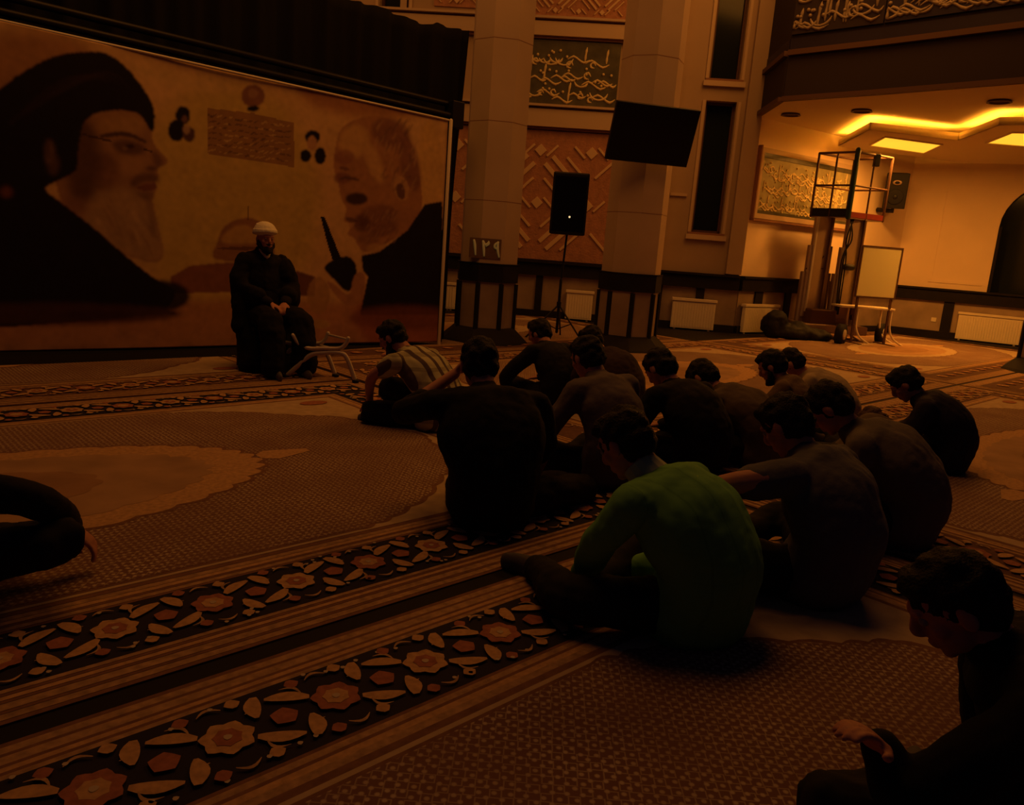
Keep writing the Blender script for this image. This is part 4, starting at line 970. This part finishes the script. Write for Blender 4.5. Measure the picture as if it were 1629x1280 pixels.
        if fing:
            for i, (o_, L_) in enumerate(((-.029, .070), (-.010, .080), (.010, .074), (.028, .058))):
                p = wr_+d*.085*k+sdv*o_*k*-1; pts = [p]; dd = d.copy()
                for j, fr_l in enumerate((.45, .32, .23)):
                    ang = R(cu*(.6+.5*j)+i*3); dd = (dd*math.cos(ang)+pn*math.sin(ang)).normalized(); p = p+dd*L_*fr_l*k; pts.append(p)
                b.sweep(pts, [.0095*k, .009*k, .0085*k, .0075*k], sk, n=8, sub=2)
            p = wr_+d*.03*k+sdv*.03*k; tdir = (d*.65+sdv*.65+pn*.35).normalized()
            b.sweep([p, p+tdir*.035*k, p+(tdir+d*.4).normalized()*.068*k], [.014*k, .0115*k, .009*k], sk, n=8, sub=2)
    body = remesh(b, 'body', sk, vox, root, sm=2, local=True)
    # eyes
    for q in (-1, 1): b = MB(); b.ell(hc+hr*.031*k*q+hf*.082*k-hu*.002*k, .0125*k, M['eye'], seg=10, rings=8); b.build('eye', root, inv=Matrix())
    # --- garments
    tm = top_m or shirt_mat('shirt', top)
    c_ = cover or 0
    b = MB()
    b.sweep([J['pel']+Vector((0, -.01, -.035)), J['wai'], J['che'], J['upp'], J['nek']-uvec*.03*k],
            [(.195*k*width*hipw, .15*k*depth), (.185*k*width*(hipw*.6+.4), .145*k*depth), (.20*k*width, .145*k*depth), (.18*k*width, .115*k*depth), (.078*k, .072*k)], tm, side=sd, n=18, sub=6)
    b.sweep([J['shL'], J['upp']+uvec*.0, J['shR']], [.072*k, .088*k, .072*k], tm)
    for q in 'LR':
        if short: e = J['sh'+q]*.5+J['el'+q]*.5; b.sweep([J['sh'+q], e], [.074*k, .070*k], tm)
        else:
            b.sweep([J['sh'+q], J['el'+q], J['wr'+q]*slv+J['el'+q]*(1-slv)], [.072*k, .060*k, .044*k], tm, sub=6)
    remesh(b, 'shirt', tm, .0115, root, amp=wr*1.6, freq=7, seed=seed, sm=3, local=True)
    pm = mat('trousers', pants, .9)
    b = MB(); b.ell(J['pel']+Vector((0, 0, -.01)), (.185*k*width*hipw, .145*k, .12*k), pm)
    for q in 'LR':
        b.sweep([J['hip'+q], J['kn'+q], J['an'+q]+(J['kn'+q]-J['an'+q]).normalized()*.04], [.105*k, .078*k, .058*k], pm, sub=6)
    remesh(b, 'trousers', pm, .013, root, amp=.018, freq=8, seed=seed+3, sm=3, local=True)
    for q in 'LR':
        an, to = J['an'+q], J['to'+q]; fdv = (to-an).normalized(); b = MB()
        b.sweep([an+(J['kn'+q]-an).normalized()*.03*k, an-fdv*.03*k], [.045*k, .045*k], M['sole']); b.sweep([an-fdv*.05*k, an, an*.4+to*.6, to], [(.042*k, .041*k), (.044*k, .046*k), (.048*k, .032*k), (.041*k, .022*k)], M['sole'])
        remesh(b, 'sock', M['sole'], .009, root, sm=2, local=True)
    # --- hair
    if hair:
        hm = M[hair]; b = MB()
        b.ell(hc-hf*.012*k+hu*.024*k, (.086*k, .101*k, .096*k), hm, fr3); b.ell(hc-hf*.038*k-hu*.018*k, (.081*k, .074*k, .082*k), hm, fr3)
        if hair == 'hair': b.ell(hc+hf*.045*k+hu*.075*k, (.062*k, .05*k, .035*k), hm, fr3)
        remesh(b, 'hair', hm, .008, root, amp=.012, freq=26, seed=seed+5, sm=2, local=True)
    if beard:
        b = MB(); b.ell(hc+hf*.045*k-hu*.10*k, (.055*k, .055*k, .045*k), M['hair'], fr3)
        for q in (-1, 1): b.sweep([hc+hr*.072*k*q-hu*.02*k+hf*.01*k, hc+hr*.062*k*q-hu*.08*k+hf*.035*k, hc+hf*.08*k-hu*.115*k], [.012*k, .022*k, .03*k], M['hair'])
        b.sweep([hc+hf*.098*k-hu*.054*k+hr*.035*k, hc+hf*.107*k-hu*.054*k, hc+hf*.098*k-hu*.054*k-hr*.035*k], [.007*k]*3, M['hair'])
        remesh(b, 'beard', M['hair'], .008, root, amp=.01, freq=26, seed=seed+6, sm=2, local=True)
    if collar:
        cm = mat('collar', collar, .8); b = MB(); n = 16; c0 = J['nek']+uvec*.0; cx = hr; cy = uvec.cross(cx).normalized()
        ring = lambda r_, h_: [c0+cx*math.cos(2*math.pi*i/n)*r_+cy*math.sin(2*math.pi*i/n)*r_*.95+uvec*h_ for i in range(n)]
        b.prism(ring(.078*k, -.03*k), ring(.066*k, .035*k), cm); b.build('collar', root, inv=Matrix(), bevel=.004)
    return root, J, fr3
TURN = R(135)
person('person in pale plaid shirt sitting low nearest the speaker table', (-.55, 5.62), R(150), 'up', 1.0, head=(624, 534), ov={'elL': (592, 600, 0), 'wrL': (588, 640, 0), 'look': 15, 'knL': (588, 655, -.1), 'knR': (-.02, .42, .26), 'anL': (600, 690, -.2), 'anR': (.1, .44, .07), 'toL': (572, 692, -.2), 'toR': (.0, .52, .04)},
       top_m=check_mat('plaid_shirt', (.50, .47, .27), (.10, .07, .07), 11, 11, .36, .28), short=True, beard=True, seed=1, width=1.15, face_dn=30)
person('person in black seen from behind, one hand raised to the side of the head', (-.07, 3.72), R(108), 'cross', 1.1, head=(762, 576), hdY=-.05,
       ov={'elL': (643, 655, .06), 'wrL': (724, 594, .02), 'handL': (.55, .25, .6), 'palmL': (.8, -.2, 0), 'curl': 22, 'elR': (868, 700, 0), 'wrR': (850, 760, 0), 'knR': (925, 775, 0), 'knL': (.0, .44, .17), 'anL': (.2, .32, .07), 'toL': (.3, .34, .04), 'anR': (.06, .40, .07), 'toR': (-.04, .44, .04)},
       top=(.007, .007, .010), face_dn=15, width=1.25, seed=2, depth=1.1, hipw=.82, slv=.35)
person('person in dark sweater behind the man in black, elbow out on one knee', (.36, 6.65), R(125), 'cross', 1.0, head=(858, 528), ov={'elL': (805, 600, 0), 'wrL': (822, 640, 0), 'look': 25, 'knL': (-.2, .42, .16)},
       top=(.011, .011, .015), face_dn=25, seed=3, width=.92)
person('person in grey shirt resting a long forearm forward on the knee', (.60, 4.55), R(128), 'cross', 1.08, head=(934, 566), ov={'elL': (862, 690, 0), 'wrL': (822, 705, .05), 'elR': (985, 720, -.05), 'wrR': (940, 760, -.1)},
       top=(.12, .10, .105), face_dn=28, seed=4, width=1.05)
person('person in dark maroon top hunched beside the foot of the television column', (.92, 6.60), R(130), 'cross', 1.05, head=(940, 540), top=(.035, .02, .025), face_dn=30, seed=5, width=1.1, fing=False)
person('person in near black shirt, head bowed, between the grey shirt and tan shirt men', (1.22, 4.95), R(128), 'cross', 1.08, head=(1050, 583), top=(.010, .009, .014), face_dn=45, seed=6, width=1.15, fing=False)
person('person in tan shirt bent forward, only crown of the head showing', (1.72, 5.25), R(135), 'cross', 1.06, head=(1118, 598), hdY=.1, top=(.10, .075, .055), face_dn=55, seed=7, width=1.05, fing=False)
person('person in green checked shirt sitting cross legged in the foreground', (.74, 2.75), R(140), 'cross', 1.08, head=(994, 700), hdY=-.03, ov={'elL': (955, 860, .05), 'wrL': (925, 915, .12), 'anL': (850, 950, 0), 'toL': (800, 945, 0), 'knL': (915, 950, 0), 'elR': (1090, 880, -.1), 'wrR': (985, 905, -.05)},
       top_m=check_mat('green_check_shirt', (.15, .40, .11), (.125, .34, .09), 10, 10, .08, .08), face_dn=38, seed=8, width=1.17, depth=1.15, collar=(.42, .46, .30), vox=.006)
person('bearded person in brown top with head turned down beside a beige shirt', (2.08, 5.75), R(150), 'cross', 1.0, head=(1228, 580), top=(.13, .085, .055), face_dn=35, seed=9, beard=True, fing=False)
person('person in pale beige shirt bent behind the bearded man', (2.72, 6.45), R(150), 'cross', 1.02, head=(1258, 576), top=(.36, .28, .17), face_dn=50, seed=10, fing=False)
person('person in dark grey tee with bare forearm out, large in right middle', (1.36, 3.16), R(135), 'cross', 1.1, head=(1250, 672), ov={'elL': (1135, 778, -.05), 'wrL': (1150, 830, .1), 'elR': (1375, 830, 0), 'wrR': (1290, 870, .1)},
       top=(.11, .11, .12), short=True, face_dn=40, seed=11, width=1.17, depth=1.1)
person('person in olive grey shirt bent far forward behind the dark grey tee', (2.08, 3.95), R(150), 'cross', 1.12, head=(1318, 645), top=(.13, .115, .10), face_dn=50, seed=12, width=1.15, depth=1.12)
person('person with brown hair almost hidden behind the olive grey back', (2.35, 5.3), R(140), 'cross', .95, head=(1388, 672), top=(.13, .10, .07), hair='hairbrown', face_dn=60, seed=13, fing=False)
person('person in navy shirt sitting alone at the right, reading downwards', (3.12, 5.50), R(150), 'cross', 1.02, head=(1440, 608), top=(.014, .012, .035), face_dn=45, seed=14, width=1.1, depth=1.1)
person('person in black in the bottom right corner, hand raised over one knee', (1.36, 1.72), R(165), 'up', 1.05, head=(1518, 952), ov={'knL': (1312, 1282, 0), 'knR': (1400, 1310, 0), 'elR': (1560, 1240, 0), 'wrR': (1440, 1235, 0), 'elL': (1450, 1260, .0), 'wrL': (1398, 1188, -.1), 'handL': (-.5, .5, .6), 'palmL': (0, 0, -1), 'curl': 20, 'anL': (.02, .22, .07), 'anR': (.12, .22, .07), 'toL': (.12, .2, .04), 'toR': (.22, .2, .04)},
       top=(.006, .006, .010), face_dn=40, seed=15, width=1.15, vox=.006, depth=1.1)
person('person at the left frame edge, only a dark sleeve, hand and bent leg showing', (-2.12, 2.60), R(40), 'cross', 1.05, head=(-230, 640), ov={'elR': (45, 795, 0), 'wrR': (112, 838, .05), 'handR': (.3, .6, -.6), 'knR': (96, 862, 0), 'anR': (-70, 925, 0), 'toR': (-140, 920, 0), 'knL': (-150, 800, .2), 'anL': (-220, 880, 0), 'toL': (-260, 900, 0)},
       top=(.012, .010, .014), face_dn=20, seed=16)

# --- speaker on his chair
sp0 = F(425, 598); spk = Vector((sp0.x-.12, sp0.y+.32, 0)); fa = R(-48)
root, J, fr3 = person('turbaned bearded speaker in black cloak, seated on a chair facing the crowd', spk, fa, 'chair', .98, head=(422, 378), top=(.012, .010, .014), hair=None, face_dn=4, seed=17, beard=True, group=None, ov={'curl': 35}, width=1.0)
hr, hf, hu = fr3; hc = J['hed']
tm = mat('white_turban', (.85, .80, .62), .8, bump=.3, bscale=30)
b = MB(); b.ell(hc+hu*.07-hf*.01, (.098, .114, .080), tm, fr3)
for k in range(4):
    n = 20; rr_ = .098+.006*math.sin(k*1.6); tz = .045+.021*k; tl = .25-.12*k
    for i in range(n):
        a0, a1 = 2*math.pi*i/n, 2*math.pi*(i+1)/n
        q = [hc-hf*.01+hr*math.cos(a)*rr_*(1-.08*k)+hf*math.sin(a)*rr_*1.12*(1-.08*k)+hu*(tz+math.sin(a)*.02*tl*4) for a in (a0, a1)]
        b.sweep(q, [.016, .016], tm, n=6, sub=1)
remesh(b, 'turban', tm, .007, root, sm=1, local=True)
cm = mat('black_cloak', (.007, .006, .009), .95)
b = MB()
b.sweep([J['nek']-Vector((0, .02, .02)), J['upp']-Vector((0, .04, 0)), J['che']-Vector((0, .05, 0)), J['wai']-Vector((0, .04, 0)), Vector((0, -.02, .48)), Vector((0, .05, .25)), Vector((0, .10, .05))],
        [(.10, .09), (.22, .14), (.25, .16), (.27, .18), (.30, .22), (.29, .24), (.30, .26)], cm, side=(1, 0, 0), n=20)
for q, sgn in (('L', -1), ('R', 1)):
    b.sweep([J['sh'+q], J['el'+q], J['el'+q]*.45+J['wr'+q]*.55], [.09, .095, .08], cm)
    b.sweep([J['el'+q], J['el'+q]+Vector((0, .02, -.35))], [.09, .07], cm)
    b.sweep([J['hip'+q]+Vector((0, 0, .02)), J['kn'+q]+Vector((0, .0, .02)), Vector((sgn*.15, .50, .14))], [.12, .11, .12], cm)
remesh(b, 'cloak', cm, .014, root, amp=.03, freq=6, sm=3, local=True)
b = MB(); cc = mat('white_collar', (.6, .5, .35), .8)
b.sweep([J['nek']+Vector((-.05, .04, .02)), J['nek']+Vector((0, .085, -.05)), J['nek']+Vector((.05, .04, .02))], [.012, .012, .012], cc); b.build('collar', root, inv=Matrix())
ch = empty('chair', spk, 'dark chair under the turbaned speaker, mostly covered by the cloak', 'chair', None, fa-math.pi/2)
def cb(name, c, sz):
    b = MB(); b.box(c, sz, M['black']); return b.build(name, ch, bevel=.01, inv=Matrix())
cb('seat', (0, 0, .43), (.44, .44, .05)); cb('backrest', (0, -.23, .74), (.42, .03, .32))
for x in (-1, 1):
    for y in (-1, 1): cb('leg', (x*.19, y*.19, .205), (.035, .035, .41))
    cb('back_post', (x*.19, -.215, .6), (.03, .03, .35))
